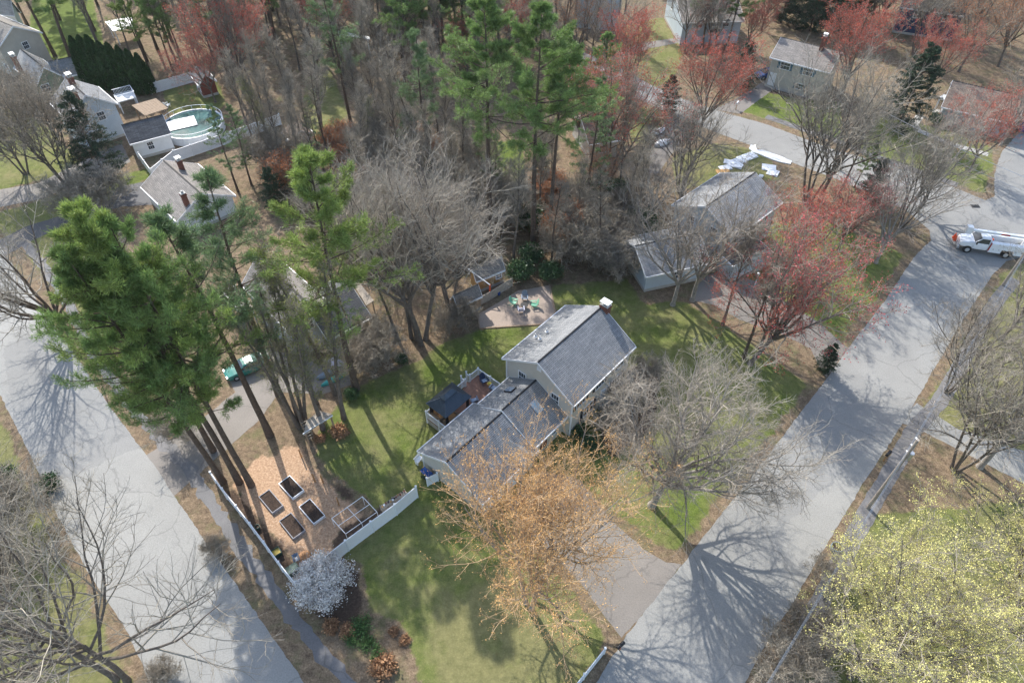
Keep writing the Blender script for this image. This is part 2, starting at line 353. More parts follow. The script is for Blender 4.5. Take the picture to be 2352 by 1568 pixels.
zone('lawn', [(1290,1568),(1100,1700),(980,1500),(1000,1380),(1150,1330),(1230,1420),(1350,1500)], -.1)
zone('lawn', [(1500,1060),(1640,1080),(1600,1230),(1530,1210)], 1.0)
zone('lawn', [(1100,757),(1200,752),(1160,830),(1060,850),(1000,900),(960,850)], .8)
zone('lawn', [(1690,520),(1880,500),(2100,593),(2031,693),(1947,800),(1900,780),(1760,680),(1700,620)], .6)
zone('lawn', [(2278,640),(2352,600),(2500,800),(2500,1080),(2352,1080),(2200,1010),(2130,950),(2098,940),(2151,837)], .12)
zone('lawn', [(1700,240),(1765,203),(1850,225),(1930,235),(1935,330),(1690,252)], .9)
zone('lawn', [(1960,330),(2020,260),(2180,300),(2280,340),(2284,455),(2077,385),(1960,345)], .6)
zone('lawn', [(-200,200),(60,260),(120,300),(200,395),(90,415),(0,436),(-200,470)], .35)
zone('lawn', [(-200,560),(0,487),(90,462),(220,415),(300,395),(345,385),(345,400),(255,462),(30,540),(-100,640)], .35)
zone('lawn', [(80,-60),(200,-60),(240,110),(165,145),(60,130)], 1.0)
zone('lawn', [(270,415),(345,380),(350,405),(300,430),(262,435)], 1.0)
zone('lawn', [(370,205),(500,185),(520,240),(480,262),(390,260)], .4)
zone('lawn', [(1395,70),(1520,40),(1570,120),(1545,190),(1440,215),(1405,150)], .15)
zone('lawn', [(1430,225),(1570,282),(1530,330),(1450,330)], .25)
zone('lawn', [(1800,1620),(1900,1290),(2000,1180),(2352,1150),(2600,1300),(2600,1700)], .25)
zone('lawn', [(1990,1060),(2085,1020),(2030,1130),(1960,1190)], .8)
zone('lawn', [(-100,900),(0,915),(60,1050),(133,1190),(220,1345),(290,1455),(340,1568),(340,1700),(-600,1700)], .1)
zone('lawn', [(100,640),(10,500),(200,470),(260,560),(250,700),(300,820),(240,800),(170,700)], .3)
zone('lawn', [(700,180),(760,160),(800,260),(740,330),(700,290)], .2)
zone('lawn', [(1090,330),(1200,320),(1210,440),(1150,430)], .9)
zone('lawn', [(1640,330),(1760,345),(1800,420),(1700,400),(1560,440),(1540,360)], .1)
zone('chip', [(600,1040),(640,1050),(655,1020),(690,1030),(712,1062),(752,1110),(800,1150),(845,1188),(868,1192),(785,1268),(700,1330),(680,1335),(505,1130),(560,1085)])
zone('soil', [(845,1185),(905,1150),(880,1190),(790,1265),(750,1262),(790,1205)])
zone('soil', [(752,1110),(778,1105),(815,1140),(800,1160)])
zone('soil', [(540,1120),(590,1175),(680,1300),(660,1318),(505,1120)])
zone('litter', [(690,1330),(830,1290),(850,1400),(930,1440),(965,1568),(960,1700),(860,1700),(790,1500),(720,1410)])
zone('soil', [(690,1330),(815,1300),(835,1385),(810,1440),(740,1420)])
zone('litter', [(860,1490),(940,1460),(965,1568),(960,1700),(860,1600)])
zone('soil', [(1380,1000),(1450,840),(1520,840),(1500,980),(1400,1060)])
zone('soil', [(1740,205),(1790,190),(1870,215),(1850,232),(1770,215)])
ROADS = [[(1330,1625),(1432,1469)],[(1569,1292),(1765,1046),(1824,966),(1897,873)],[(1947,800),(2031,693),(2097,593),(2138,552),(2134,528),(2080,482),(2000,445),(1905,405),(1830,378),(1764,350),(1700,325)],
  [(1764,287),(1904,340),(2077,390),(2190,430),(2264,460),(2284,452),(2284,400)],[(2278,633),(2211,736),(2151,837),(2098,930)],[(2051,1007),(1977,1119),(1908,1235),(1874,1292),(1824,1379),(1764,1469),(1710,1568)],
  [(-140,380),(-60,480),(13,586),(130,753),(203,860),(257,940),(357,1072),(400,1139),(587,1406),(700,1568)],[(346,1568),(290,1445),(200,1310),(133,1186),(70,1046),(0,906)],[(1428,1464),(1330,1335),(1220,1225)],[(1566,1296),(1530,1290),(1480,1262),(1400,1190)],[(845,1190),(752,1110),(712,1062)]]
rz_ = random.Random(77)
for pl in ROADS:
    W = [P(*p) for p in pl]
    for a, b in zip(W[:-1], W[1:]):
        n = int(math.dist(a, b)/.4)+1
        for k in range(n):
            x = a[0]+(b[0]-a[0])*k/n; y = a[1]+(b[1]-a[1])*k/n; rad = rz_.uniform(.5, 1.1)
            i0, i1 = np.searchsorted(gx, [x-rad, x+rad]); j0, j1 = np.searchsorted(gy, [y-rad, y+rad])
            Z[j0:j1, i0:i1, 0] *= .25
for _ in range(2):
    Z[1:-1, 1:-1] = (Z[1:-1, 1:-1]*2+Z[:-2, 1:-1]+Z[2:, 1:-1]+Z[1:-1, :-2]+Z[1:-1, 2:])/6
ny, nx = GX.shape
I = np.arange(ny*nx).reshape(ny, nx)
GZ = np.zeros(GX.shape)
gme = mesh_np('ground', np.stack([GX, GY, GZ], -1).reshape(-1, 3), quads=np.stack([I[:-1, :-1], I[:-1, 1:], I[1:, 1:], I[1:, :-1]], -1).reshape(-1, 4), mat=M['ground'])
ca = gme.color_attributes.new('zone', 'FLOAT_COLOR', 'POINT'); ca.data.foreach_set('color', Z.reshape(-1))
tag(link('ground', gme), kind='structure')

rs = random.Random(5)
def sheet(name, pts, z, m, jit=.06, step=.5, kind='structure', px=True, thick=0):
    W = [P(*p) for p in pts] if px else pts
    out = []
    for i in range(len(W)):
        a, b = W[i], W[(i+1) % len(W)]; n = max(1, int(math.dist(a, b)/step))
        for k in range(n):
            t = k/n; out.append((a[0]+(b[0]-a[0])*t+rs.uniform(-jit, jit), a[1]+(b[1]-a[1])*t+rs.uniform(-jit, jit)))
    me = bpy.data.meshes.new(name)
    import bmesh
    bm = bmesh.new(); vs = [bm.verts.new((x, y, z)) for x, y in out]; f = bm.faces.new(vs)
    if f.normal.z < 0: f.normal_flip()
    bm.normal_update()
    if f.normal.z < 0: bmesh.ops.reverse_faces(bm, faces=[f])
    bmesh.ops.triangulate(bm, faces=bm.faces); bm.to_mesh(me); bm.free(); me.materials.append(m)
    return tag(link(name, me), kind=kind)
sheet('road', [(1330,1625),(1432,1469),(1500,1380),(1569,1292),(1765,1046),(1824,966),(1897,873),(1947,800),(2031,693),(2097,593),(2138,552),(2134,528),(2080,482),(2000,445),(1905,405),(1830,378),(1764,350),(1700,325),(1620,295),(1540,262),(1460,225),(1400,190),(1330,150),(1340,120),(1420,155),(1500,198),(1570,228),(1640,252),(1764,287),(1904,340),(2077,390),(2190,430),(2264,460),(2284,452),(2284,400),(2300,350),(2345,300),(2400,240),(2600,240),(2600,520),(2430,560),(2352,590),(2311,600),(2278,633),(2211,736),(2151,837),(2098,930),(2051,1007),(1977,1119),(1908,1235),(1874,1292),(1824,1379),(1764,1469),(1710,1568),(1640,1720),(1300,1720)], .012, M['road'])
sheet('road', [(-260,250),(-140,380),(-60,480),(13,586),(130,753),(203,860),(257,940),(357,1072),(400,1139),(587,1406),(700,1568),(820,1740),(470,1740),(346,1568),(290,1445),(200,1310),(133,1186),(70,1046),(0,906),(-120,720),(-300,500),(-500,250)], .012, M['road'])
sheet('driveway', [(1428,1464),(1330,1335),(1220,1225),(1160,1160),(1240,1080),(1330,1100),(1400,1190),(1480,1262),(1530,1290),(1566,1296),(1500,1382)], .008, M['drive'])
sheet('driveway', [(1897,868),(1860,800),(1790,765),(1700,735),(1640,700),(1590,690),(1600,640),(1660,620),(1745,650),(1800,690),(1880,740),(1948,800)], .008, M['drive'])
sheet('driveway', [(2060,968),(2110,985),(2352,1110),(2500,1180),(2500,1090),(2352,1035),(2200,985),(2105,925)], .008, M['road'])
sheet('driveway', [(-120,455),(0,436),(90,420),(140,395),(200,360),(280,330),(300,372),(220,405),(90,458),(0,476),(-120,500)], .008, M['drive'])
sheet('driveway', [(10,590),(-20,560),(60,520),(250,462),(270,430),(345,415),(355,470),(280,475),(180,500),(60,560)], .008, M['drive_d'])
sheet('driveway', [(1640,252),(1700,222),(1764,180),(1800,188),(1764,215),(1700,262)], .008, M['drive'])
sheet('driveway', [(1395,140),(1410,120),(1480,98),(1570,85),(1570,97),(1490,112),(1425,140)], .008, M['drive'])
sheet('driveway', [(1540,262),(1600,300),(1560,330),(1510,400),(1450,390),(1500,320)], .008, M['drive'])
sheet('driveway', [(540,900),(520,860),(600,800),(700,820),(800,830),(820,880),(740,905),(640,900),(600,960),(400,1139),(330,1050),(480,950)], .008, M['drive'])
def strip(name, cl, wd, z, m, jit=.05):
    W = [Vector(P(*p)) for p in cl]; Lf = []; Rt = []
    for i, p in enumerate(W):
        t = (W[min(i+1, len(W)-1)]-W[max(i-1, 0)]).normalized(); n = Vector((-t.y, t.x))*wd/2
        Lf.append(tuple(p+n)); Rt.append(tuple(p-n))
    return sheet(name, Lf+Rt[::-1], z, m, jit, .5, px=False)
strip('sidewalk', [(60,560),(100,613),(133,656),(167,720),(193,776),(232,840),(300,930),(370,1010),(440,1083),(476,1142),(520,1205),(566,1275),(605,1325),(655,1392),(721,1475),(765,1525),(800,1568),(850,1640)], 1.05, .016, M['walk'], .24)
strip('sidewalk', [(2330,640),(2290,690),(2245,760),(2200,850),(2160,920),(2100,985),(2060,1060),(1990,1180),(1940,1270),(1890,1370),(1850,1450),(1810,1530),(1780,1600)], 1.5, .016, M['walk'], .08)
strip('sidewalk', [(1760,268),(1830,292),(1900,315),(1990,352),(2090,388),(2200,425)], 1.4, .012, M['walk'])
strip('footpath', [(2115,265),(2100,285),(2110,300),(2180,330),(2270,355)], 1.2, .016, M['concrete'])
sheet('gravel_patio', [(1103,753),(1098,722),(1190,668),(1262,655),(1280,741)], .02, M['gravel'], .03)
for u, v in ((2240, 474),):
    x, y = P(u, v); mb = MB(); mb.box(-.55, -.35, 0, .55, .35, .03)
    for k in range(6): mb.box(-.45+k*.16, -.28, .03, -.4+k*.16, .28, .045)
    t = mb.build('drain_grate', M['black']); t.location = (x, y, .012); tag(t, 'dark rectangular iron drain grate set in the pale road at the junction', 'drain grate')

# ------------------------------------------------------------------ buildings
def frame_of(az):
    """local x runs along the compass azimuth az, local -y to its right"""
    return math.pi/2-R(az)
def window(parent, c, axis_, nrm, wd, ht, trim=None, shut=None, bars=(2, 2), pane=None):
    """c = centre (x,y,z) on the wall, axis_ 'x' or 'y' = direction of the width, nrm = outward sign"""
    mb = MB(); g = MB(); f = .09
    def bx(m, u0, z0, u1, z1, d0, d1):
        if axis_ == 'x': m.box(c[0]+u0, c[1]+nrm*d0, c[2]+z0, c[0]+u1, c[1]+nrm*d1, c[2]+z1)
        else: m.box(c[0]+nrm*d0, c[1]+u0, c[2]+z0, c[0]+nrm*d1, c[1]+u1, c[2]+z1)
    a, b = wd/2, ht/2
    bx(mb, -a-f, -b-f, -a, b+f, -.02, .06); bx(mb, a, -b-f, a+f, b+f, -.02, .06)
    bx(mb, -a, b, a, b+f, -.02, .06); bx(mb, -a-.03, -b-f, a+.03, -b, -.02, .09)
    bx(mb, -a, -.03, a, .03, 0, .05)
    for i in range(1, bars[0]+1):
        u = -a+2*a*i/(bars[0]+1); bx(mb, u-.014, -b, u+.014, b, .022, .036)
    fr = mb.build('window', trim or M['trim'], parent)
    bx(g, -a+.002, -b+.002, a-.002, b-.002, -.015, .02); g.build('pane', pane or M['glass'], fr)
    if shut:
        for s_ in (-1, 1):
            m = MB(); u = s_*(a+f+.2); bx(m, u-.19, -b-.05, u+.19, b+.05, -.01, .05)
            for k in range(8): bx(m, u-.14, -b+k*ht/8+.03, u+.14, -b+(k+.6)*ht/8, .05, .062)
            m.build('shutter', shut, parent)
    return fr
def roof_gable(parent, x0, x1, y0, y1, ze, zr, m, name='roof', ov=.3, th=.14, ridge=True, trim=None, yr=None):
    """chevron slab, ridge along x, with shingle coordinates and white edge boards"""
    yr = (y0+y1)/2 if yr is None else yr
    mb = MB(); A, B_ = x0-ov, x1+ov
    for yo, yi in ((y0-ov, yr), (y1+ov, yr)):
        yw = y0 if yo < yr else y1
        zo = ze-(zr-ze)*abs(yo-yw)/abs(yr-yw); ln = math.hypot(yi-yo, zr-zo)
        vs = [(A, yo, zo+th), (B_, yo, zo+th), (B_, yi, zr+th), (A, yi, zr+th), (A, yo, zo), (B_, yo, zo), (B_, yi, zr), (A, yi, zr)]
        L_ = B_-A; z4 = ((0, 0), (.01, 0), (.01, .01), (0, .01))
        mb.add(vs, [(0, 1, 2, 3), (4, 7, 6, 5), (0, 4, 5, 1), (0, 3, 7, 4), (1, 5, 6, 2)],
               [((0, 0), (L_, 0), (L_, ln), (0, ln)), z4, z4, z4, z4])
    r = mb.build(name, m, parent)
    if ridge:
        k = MB(); k.xprism([(yr-.12, zr+th-.055), (yr, zr+th+.035), (yr+.12, zr+th-.055), (yr, zr+th-.03)], A, B_)
        n = int((B_-A)/.3)
        k.build('ridge_cap', M['roof_d'] if m is not M['roof_w'] else m, r)  # cap over the ridge; its dark shingles also stand in for the shadow line
    t = MB(); tm = trim or M['trim']
    for yo, yw in ((y0-ov, y0), (y1+ov, y1)):
        zo = ze-(zr-ze)*ov/abs(yr-yw); s_ = -1 if yo < yr else 1
        t.box(A, yo, zo-.08, B_, yo+s_*.11, zo+th-.02)
        for x_, e in ((A, -1), (B_, 1)):
            t.add([(x_, yo, zo-.1), (x_, yo, zo+th+.01), (x_, yr, zr+th+.01), (x_, yr, zr-.1),
                   (x_+e*.04, yo, zo-.1), (x_+e*.04, yo, zo+th+.01), (x_+e*.04, yr, zr+th+.01), (x_+e*.04, yr, zr-.1)],
                  [(0, 1, 2, 3), (7, 6, 5, 4), (0, 4, 5, 1), (1, 5, 6, 2), (2, 6, 7, 3), (3, 7, 4, 0)])
    t.build('eaves_trim', tm, r)
    return r
def walls_gable(parent, x0, x1, y0, y1, ze, zr, m, name='wall', yr=None):
    yr = (y0+y1)/2 if yr is None else yr
    mb = MB(); mb.xprism([(y0, 0), (y1, 0), (y1, ze), (yr, zr-.02), (y0, ze)], x0, x1)
    wl = mb.build(name, m, parent)
    f = MB(); f.box(x0-.03, y0-.03, 0, x1+.03, y1+.03, .4); f.build('foundation', M['concrete'], parent)
    return wl
def chimney(parent, x, y, z0, z1, wd=.9, dp=.6, cap=True, m=None):
    mb = MB(); mb.box(x-wd/2, y-dp/2, z0, x+wd/2, y+dp/2, z1); mb.box(x-wd/2-.06, y-dp/2-.06, z1-.3, x+wd/2+.06, y+dp/2+.06, z1-.12)
    c = mb.build('chimney', m or M['brick'], parent)
    k = MB(); k.box(x-wd/2-.03, y-dp/2-.03, z1+.002, x+wd/2+.03, y+dp/2+.03, z1+.08); k.cyl((x, y, z1+.06), (x, y, z1+.35), .16, .14, 10); k.build('flue', M['concrete'], c)
    if cap:
        k = MB(); k.box(x-wd/2-.06, y-dp/2-.06, z1+.4, x+wd/2+.06, y+dp/2+.06, z1+.46)
        for a in (-1, 1):
            for b in (-1, 1): k.box(x+a*(wd/2-.05), y+b*(dp/2-.05), z1+.08, x+a*(wd/2-.09), y+b*(dp/2-.09), z1+.4)
        k.build('chimney_cap', M['whitep'], c)
    return c
def vents(parent, lst):
    for x, y, z in lst:
        mb = MB(); mb.cyl((x, y, z-.2), (x, y, z+.32), .06, .06, 8); mb.cyl((x, y, z-.02), (x, y, z+.03), .2, .1, 8); mb.build('roof_vent', M['metal'], parent)
def house(name, label, az, org, L_, W_, ze, rise, wall, roof, wins=(), doors=(), chim=None, ov=.35, group=None, dormers=()):
    """org = corner (x,y) where local l=0,w=0; l along az, w to its right (local y = -w)"""
    t = thing(name, label, 'shed' if 'shed' in name else 'garage' if name == 'garage' else 'house', org, frame_of(az), group)
    walls_gable(t, 0, L_, -W_, 0, ze, ze+rise, wall)
    rf = roof_gable(t, 0, L_, -W_, 0, ze, ze+rise, roof, ov=ov)
    for wn in wins:
        if wn[1]+wn[3]/2+.2 > (L_ if wn[0][0] == 'w' else W_): continue
        side, u, z, wd, ht = wn[:5]; sh = wn[5] if len(wn) > 5 else None
        if side == 'g0': window(t, (0, -u, z), 'y', -1, wd, ht, shut=sh)
        if side == 'g1': window(t, (L_, -u, z), 'y', 1, wd, ht, shut=sh)
        if side == 'w0': window(t, (u, 0, z), 'x', 1, wd, ht, shut=sh)
        if side == 'w1': window(t, (u, -W_, z), 'x', -1, wd, ht, shut=sh)
    for side, u, wd, ht, m in doors:
        if u+wd/2+.2 > (L_ if side[0] == 'w' else W_): continue
        d = MB(); k = MB()
        if side == 'w1': a = lambda q, u0, z0, u1, z1, e: q.box(u+u0, -W_-e, z0, u+u1, -W_+.02, z1)
        elif side == 'w0': a = lambda q, u0, z0, u1, z1, e: q.box(u+u0, -.02, z0, u+u1, e, z1)
        elif side == 'g0': a = lambda q, u0, z0, u1, z1, e: q.box(-e, -u+u0, z0, .02, -u+u1, z1)
        else: a = lambda q, u0, z0, u1, z1, e: q.box(L_-.02, -u+u0, z0, L_+e, -u+u1, z1)
        a(d, -wd/2, .42, wd/2, .4+ht, .04)
        for i in range(2):
            for j in range(3 if wd < 1.5 else 4): a(d, -wd/2+.12+i*wd/2, .5+j*ht/4, -.12+i*wd/2, .42+(j+.8)*ht/4, .055)
        dd = d.build('door', m, t)
        a(k, wd/2-.16, 1.35, wd/2-.08, 1.45, .1); k.build('handle', M['metal'], dd)
        f = MB(); a(f, -wd/2-.1, .42, -wd/2, .5+ht, .05); a(f, wd/2, .42, wd/2+.1, .5+ht, .05); a(f, -wd/2, .4+ht, wd/2, .5+ht, .05); f.build('door_frame', M['trim'], dd)
    if chim:
        for c in (chim if isinstance(chim, list) else [chim]): chimney(t, c[0], -c[1], c[2], c[3], *(c[4:6] if len(c) > 4 else (.8, .55)), cap=(len(c) > 6))
    return t, rf

# main house: two storeys, l 0..9.8 and w 0..8.8, wing to the lower left
AZ = 41.6
hx, hy = -.91, 44.53
H1 = thing('house', 'two storey beige house with grey shingled roofs and long low garage wing beside the deck', 'house', (hx, hy), frame_of(AZ))
walls_gable(H1, .25, 9.6, -8.5, -.3, 5.45, 7.95, M['siding'])
R1 = roof_gable(H1, .25, 9.6, -8.5, -.3, 5.45, 7.95, M['roof'], ov=.32)
for y in (-.3, -8.5):
    bb = MB(); bb.box(.2, y-.07, .4, .27, y+.07, 5.4); bb.build('corner_board', M['trim'], H1)
for w_, z in ((2.35, 4.1), (6.45, 4.1)): window(H1, (.25, -w_, z), 'y', -1, .85, 1.35)
lv = MB(); lv.box(.18, -4.65, 6.65, .24, -4.15, 7.3)
for k in range(5): lv.box(.15, -4.6, 6.7+k*.12, .19, -4.2, 6.75+k*.12)
lv.build('gable_vent', M['trim'], H1)
for l_ in (1.6, 4.6, 7.8): window(H1, (l_, -8.5, 4.35), 'x', -1, 1.35, 1.25, shut=M['shutter'])
for l_ in (3.0, 7.6): window(H1, (l_, -8.5, 1.75), 'x', -1, 1.5, 1.4, shut=M['shutter'])
for l_ in (2.2, 6.5): window(H1, (l_, -.3, 4.2), 'x', 1, .9, 1.3)
window(H1, (2.5, -.3, 1.8), 'x', 1, .9, 1.3); window(H1, (9.6, -2.5, 4.2), 'y', 1, .9, 1.3); window(H1, (9.6, -7., 4.2), 'y', 1, .9, 1.3)
d = MB(); d.box(5.2, -8.56, .42, 6.2, -8.5, 2.5); d.box(4.95, -8.6, .42, 5.12, -8.5, 2.7); d.box(6.28, -8.6, .42, 6.45, -8.5, 2.7); dd = d.build('door', M['trim'], H1)
k = MB(); k.box(6.05, -8.62, 1.3, 6.12, -8.56, 1.5); k.build('handle', M['metal'], dd)
st = MB(); st.box(4.8, -10., 0, 6.6, -8.6, .2); st.box(4.9, -9.5, .2, 6.5, -8.6, .38); st.build('door_step', M['concrete'], H1)
chimney(H1, 9.95, -4.75, 0, 8.45, .65, .9, True)
vents(R1, [(3.3, -1.9, 6.9), (3.6, -1.1, 6.45), (4.6, -1.7, 6.75)])
# wing
wl = MB(); wl.xprism([(-8.05, 0), (-.5, 0), (-.5, 2.72), (-4.15, 4.78), (-8.05, 2.72)], -11.6, -4.6); wl.xprism([(-7.6, 0), (-1.1, 0), (-1.1, 2.95), (-4.1, 4.9), (-7.6, 2.95)], -4.599, .249)
wl.build('garage_wall', M['siding'], H1)
RW = roof_gable(H1, -11.6, -4.75, -8.05, -.5, 2.72, 4.78, M['roof'], name='garage_roof', ov=.3, yr=-4.15)
RB = roof_gable(H1, -4.35, -.1, -7.75, -1.0, 2.95, 5.02, M['roof'], name='breezeway_roof', ov=.32, yr=-4.1)
for y in (-.5, -8.05):
    cb = MB(); cb.box(-11.65, y-.06, .1, -11.58, y+.06, 2.7); cb.build('corner_board', M['trim'], H1)
# skylights
def skylight(x, y, z, slope, parent, pane, wd=.75, ln=1.15):
    mb = MB(); mb.ob((x, y, z), (wd, ln, .14), rx=slope); f = mb.build('skylight', M['black'] if pane is not M['skyglass'] else M['metal'], parent)
    g = MB(); g.ob((x, y+math.sin(-slope)*.085, z+math.cos(slope)*.085), (wd-.14, ln-.14, .02), rx=slope); g.build('pane', pane, f)
sl_b = math.atan2(5.02-2.95, 3.1)
skylight(-1.75, -2.55, 2.95+(2.55-1.0)*(2.07/3.1)+.2, -sl_b, RB, M['bluegrey'], .8, 1.1)
sl_f = math.atan2(5.02-2.95, 3.65)
skylight(-1.7, -5.8, 2.95+(7.75-5.8)*(2.07/3.65)+.2, sl_f, RB, M['skyglass'], .85, 1.3)
# small gabled porch over the front door of the wing, garage doors
pg = MB(); pg.yprism([(-6.9, 2.9), (-5.2, 2.9), (-6.05, 3.7)], -8.6, -6.4); pg.build('porch_gable', M['siding'], H1)
pr = MB()
for a, b in ((-7.05, -6.05), (-5.05, -6.05)):
    pr.add([(a, -8.85, 2.8), (b, -8.85, 3.83), (b, -5.9, 3.83), (a, -5.9, 2.8), (a, -8.85, 2.92), (b, -8.85, 3.95), (b, -5.9, 3.95), (a, -5.9, 2.92)],
           [(0, 1, 2, 3), (4, 5, 6, 7), (0, 1, 5, 4), (0, 3, 7, 4)], [((0, 0),)*4, ((0, 0), (0, 1.4), (3, 1.4), (3, 0)), ((0, 0),)*4, ((0, 0),)*4])
pr.build('porch_roof', M['roof'], H1)
for l_ in (-10.3, -7.3+.1):
    d = MB(); d.box(l_-1.15, -8.11, .05, l_+1.15, -8.05, 2.25)
    for k in range(4): d.box(l_-1.05, -8.125, .12+k*.54, l_+1.05, -8.11, .56+k*.54)
    d.build('garage_door', M['whitep'], H1)
d = MB(); d.box(-3.2, -7.66, .4, -2.2, -7.6, 2.45); d.build('door', M['brick'], H1)
window(H1, (-1., -7.6, 1.7), 'x', -1, .9, 1.2)

# deck behind the wing
def rail_section(parent, a, b, z0, z1, name='railing', m=None, step=.13):
    a, b = Vector((*a, 0)), Vector((*b, 0)); d = b-a; n = max(1, int(d.length/step)); mb = MB()
    mb.bar(a+Vector((0, 0, z1)), b+Vector((0, 0, z1)), .09, .05); mb.bar(a+Vector((0, 0, z0+.1)), b+Vector((0, 0, z0+.1)), .05, .05)
    for i in range(1, n):
        q = a+d*i/n; mb.box(q.x-.02, q.y-.02, z0+.1, q.x+.02, q.y+.02, z1-.02)
    return mb.build(name, m or M['vinyl'], parent)
def post_cap(parent, p, z0, z1, s_=.06, name='post', m=None):
    mb = MB(); mb.box(p[0]-s_, p[1]-s_, z0, p[0]+s_, p[1]+s_, z1); mb.box(p[0]-s_-.025, p[1]-s_-.025, z1, p[0]+s_+.025, p[1]+s_+.025, z1+.04)
    mb.add([(p[0]-s_, p[1]-s_, z1+.04), (p[0]+s_, p[1]-s_, z1+.04), (p[0]+s_, p[1]+s_, z1+.04), (p[0]-s_, p[1]+s_, z1+.04), (p[0], p[1], z1+.09)], [(0, 1, 4), (1, 2, 4), (2, 3, 4), (3, 0, 4)])
    return mb.build(name, m or M['vinyl'], parent)
DK = thing('deck', 'raised red brown wooden deck with white railings behind the garage wing', 'deck', (hx, hy), frame_of(AZ))
DZ = .85
fl = MB()
y = -.98
for k in range(28):
    y0 = -.95+k*.145
    x0, x1 = (-7.9, -.35)
    if y0 > 2.95: x0, x1 = -1.7, -.35
    if y0+.135 > 3.15: break
    fl.box(x0, y0, DZ-.05, x1, y0+.135, DZ)
fl.build('floor', M['deck'], DK)
sk = MB(); sk.box(-7.85, -.9, .02, -.4, 2.9, DZ-.055); sk.build('skirt', M['grey_wood'], DK)
RP = [(-7.85, -.4), (-7.85, 3.1), (-4.1, 3.1), (-2.6, 3.1), (-2.3, 3.05)]
rail_section(DK, (-7.85, -.4), (-7.85, 3.05), DZ, DZ+.95); rail_section(DK, (-7.85, 3.05), (-2.35, 3.05), DZ, DZ+.95)
rail_section(DK, (-1.6, 3.1), (-.45, 3.1), DZ, DZ+.95); rail_section(DK, (-.42, 3.1), (-.42, -.3), DZ, DZ+.95)
rail_section(DK, (-2.35, 3.6), (-2.35, 3.05), DZ-.4, DZ+.75); rail_section(DK, (-1.6, 3.6), (-1.6, 3.1), DZ-.4, DZ+.75)
for p in ((-7.85, 3.05), (-7.85, 1.3), (-5.1, 3.05), (-2.35, 3.05), (-1.6, 3.1), (-.42, 3.1), (-.42, 1.4), (-2.35, 3.65), (-1.6, 3.65), (-7.85, -.3)): post_cap(DK, p, .02, DZ+1.05)
st = MB()
for k in range(4): st.box(-2.3, 3.0+k*.26, 0, -1.65, 3.3+k*.26, DZ-.2*(k+1))
st.build('steps', M['deck'], DK)
lt = MB()
for k in range(9): lt.bar((-3.2, 2.95-k*.15, DZ+.02), (-2.6, 2.95-k*.15, DZ+.55), .03)
for k in range(4): lt.bar((-3.2+k*.2, 2.95, DZ+.02+k*.177), (-3.2+k*.2, 1.75, DZ+.02+k*.177), .03)
# gazebo on the deck
GZ_ = thing('gazebo', 'charcoal metal gazebo with two tier hip roof standing on the deck', 'gazebo', (hx, hy, DZ), frame_of(AZ))
def hip(mb, x0, x1, y0, y1, z0, z1, rl, ribs=0):
    cx, cy = (x0+x1)/2, (y0+y1)/2
    if (x1-x0) >= (y1-y0): a, b = (cx-rl/2, cy, z1), (cx+rl/2, cy, z1)
    else: a, b = (cx, cy-rl/2, z1), (cx, cy+rl/2, z1)
    c = [(x0, y0, z0), (x1, y0, z0), (x1, y1, z0), (x0, y1, z0)]
    lo = [(p[0], p[1], z0-.06) for p in c]
    V = c+[a, b]+lo
    if (x1-x0) >= (y1-y0): F_ = [(0, 1, 5, 4), (1, 2, 5), (2, 3, 4, 5), (3, 0, 4)]
    else: F_ = [(0, 1, 4), (1, 2, 5, 4), (2, 3, 5), (3, 0, 4, 5)]
    mb.add(V, F_+[(0, 6, 7, 1), (1, 7, 8, 2), (2, 8, 9, 3), (3, 9, 6, 0), (6, 9, 8, 7)])
    return c, a, b
gx0, gx1, gy0, gy1 = -7.7, -4.15, .35, 3.05
mb = MB(); c_, ra, rb = hip(mb, gx0, gx1, gy0, gy1, 2.15, 3.1, .9); rfz = mb.build('roof', M['gaz'], GZ_)
ribs = MB(); cx_, cy_ = (gx0+gx1)/2, (gy0+gy1)/2
for i in range(1, 18):       # standing seams on the long slopes
    x = gx0+(gx1-gx0)*i/18
    for ye, s_ in ((gy0, 1), (gy1, -1)):
        xe = min(x-gx0, gx1-x); reach = min(1., xe/((gx1-gx0-.9)/2)); yy = ye+s_*(cy_-gy0)*reach
        ribs.bar((x, ye, 2.17), (x, yy, 2.17+.95*reach), .035, .03)
for i in range(1, 14):
    y = gy0+(gy1-gy0)*i/14
    for xe0, s_ in ((gx0, 1), (gx1, -1)):
        reach = min(1., min(y-gy0, gy1-y)/((gy1-gy0)/2)); xx = xe0+s_*((gx1-gx0-.9)/2)*reach
        ribs.bar((xe0, y, 2.17), (xx, y, 2.17+.95*reach), .035, .03)
for p in c_:
    q = ra if abs(p[0]-ra[0]) < abs(p[0]-rb[0]) else rb
    ribs.bar((p[0], p[1], p[2]+.02), (q[0], q[1], q[2]+.02), .07, .05)
ribs.build('seams', M['gaz'], rfz)
mb = MB(); hip(mb, cx_-.85, cx_+.85, cy_-.42, cy_+.42, 3.1, 3.42, .9); mb.build('top_roof', M['gaz'], GZ_)
for x in (gx0+.25, gx1-.25):
    for y in (gy0+.25, gy1-.25):
        mb = MB(); mb.box(x-.06, y-.06, 0, x+.06, y+.06, 2.12); mb.box(x-.1, y-.1, 0, x+.1, y+.1, .06); mb.build('post', M['black'], GZ_)
        mb = MB(); s1 = 1 if x < cx_ else -1; mb.box(x+s1*.06, y-.03, .1, x+s1*.3, y+.03, 2.1); mb.build('curtain', M['black'], GZ_)
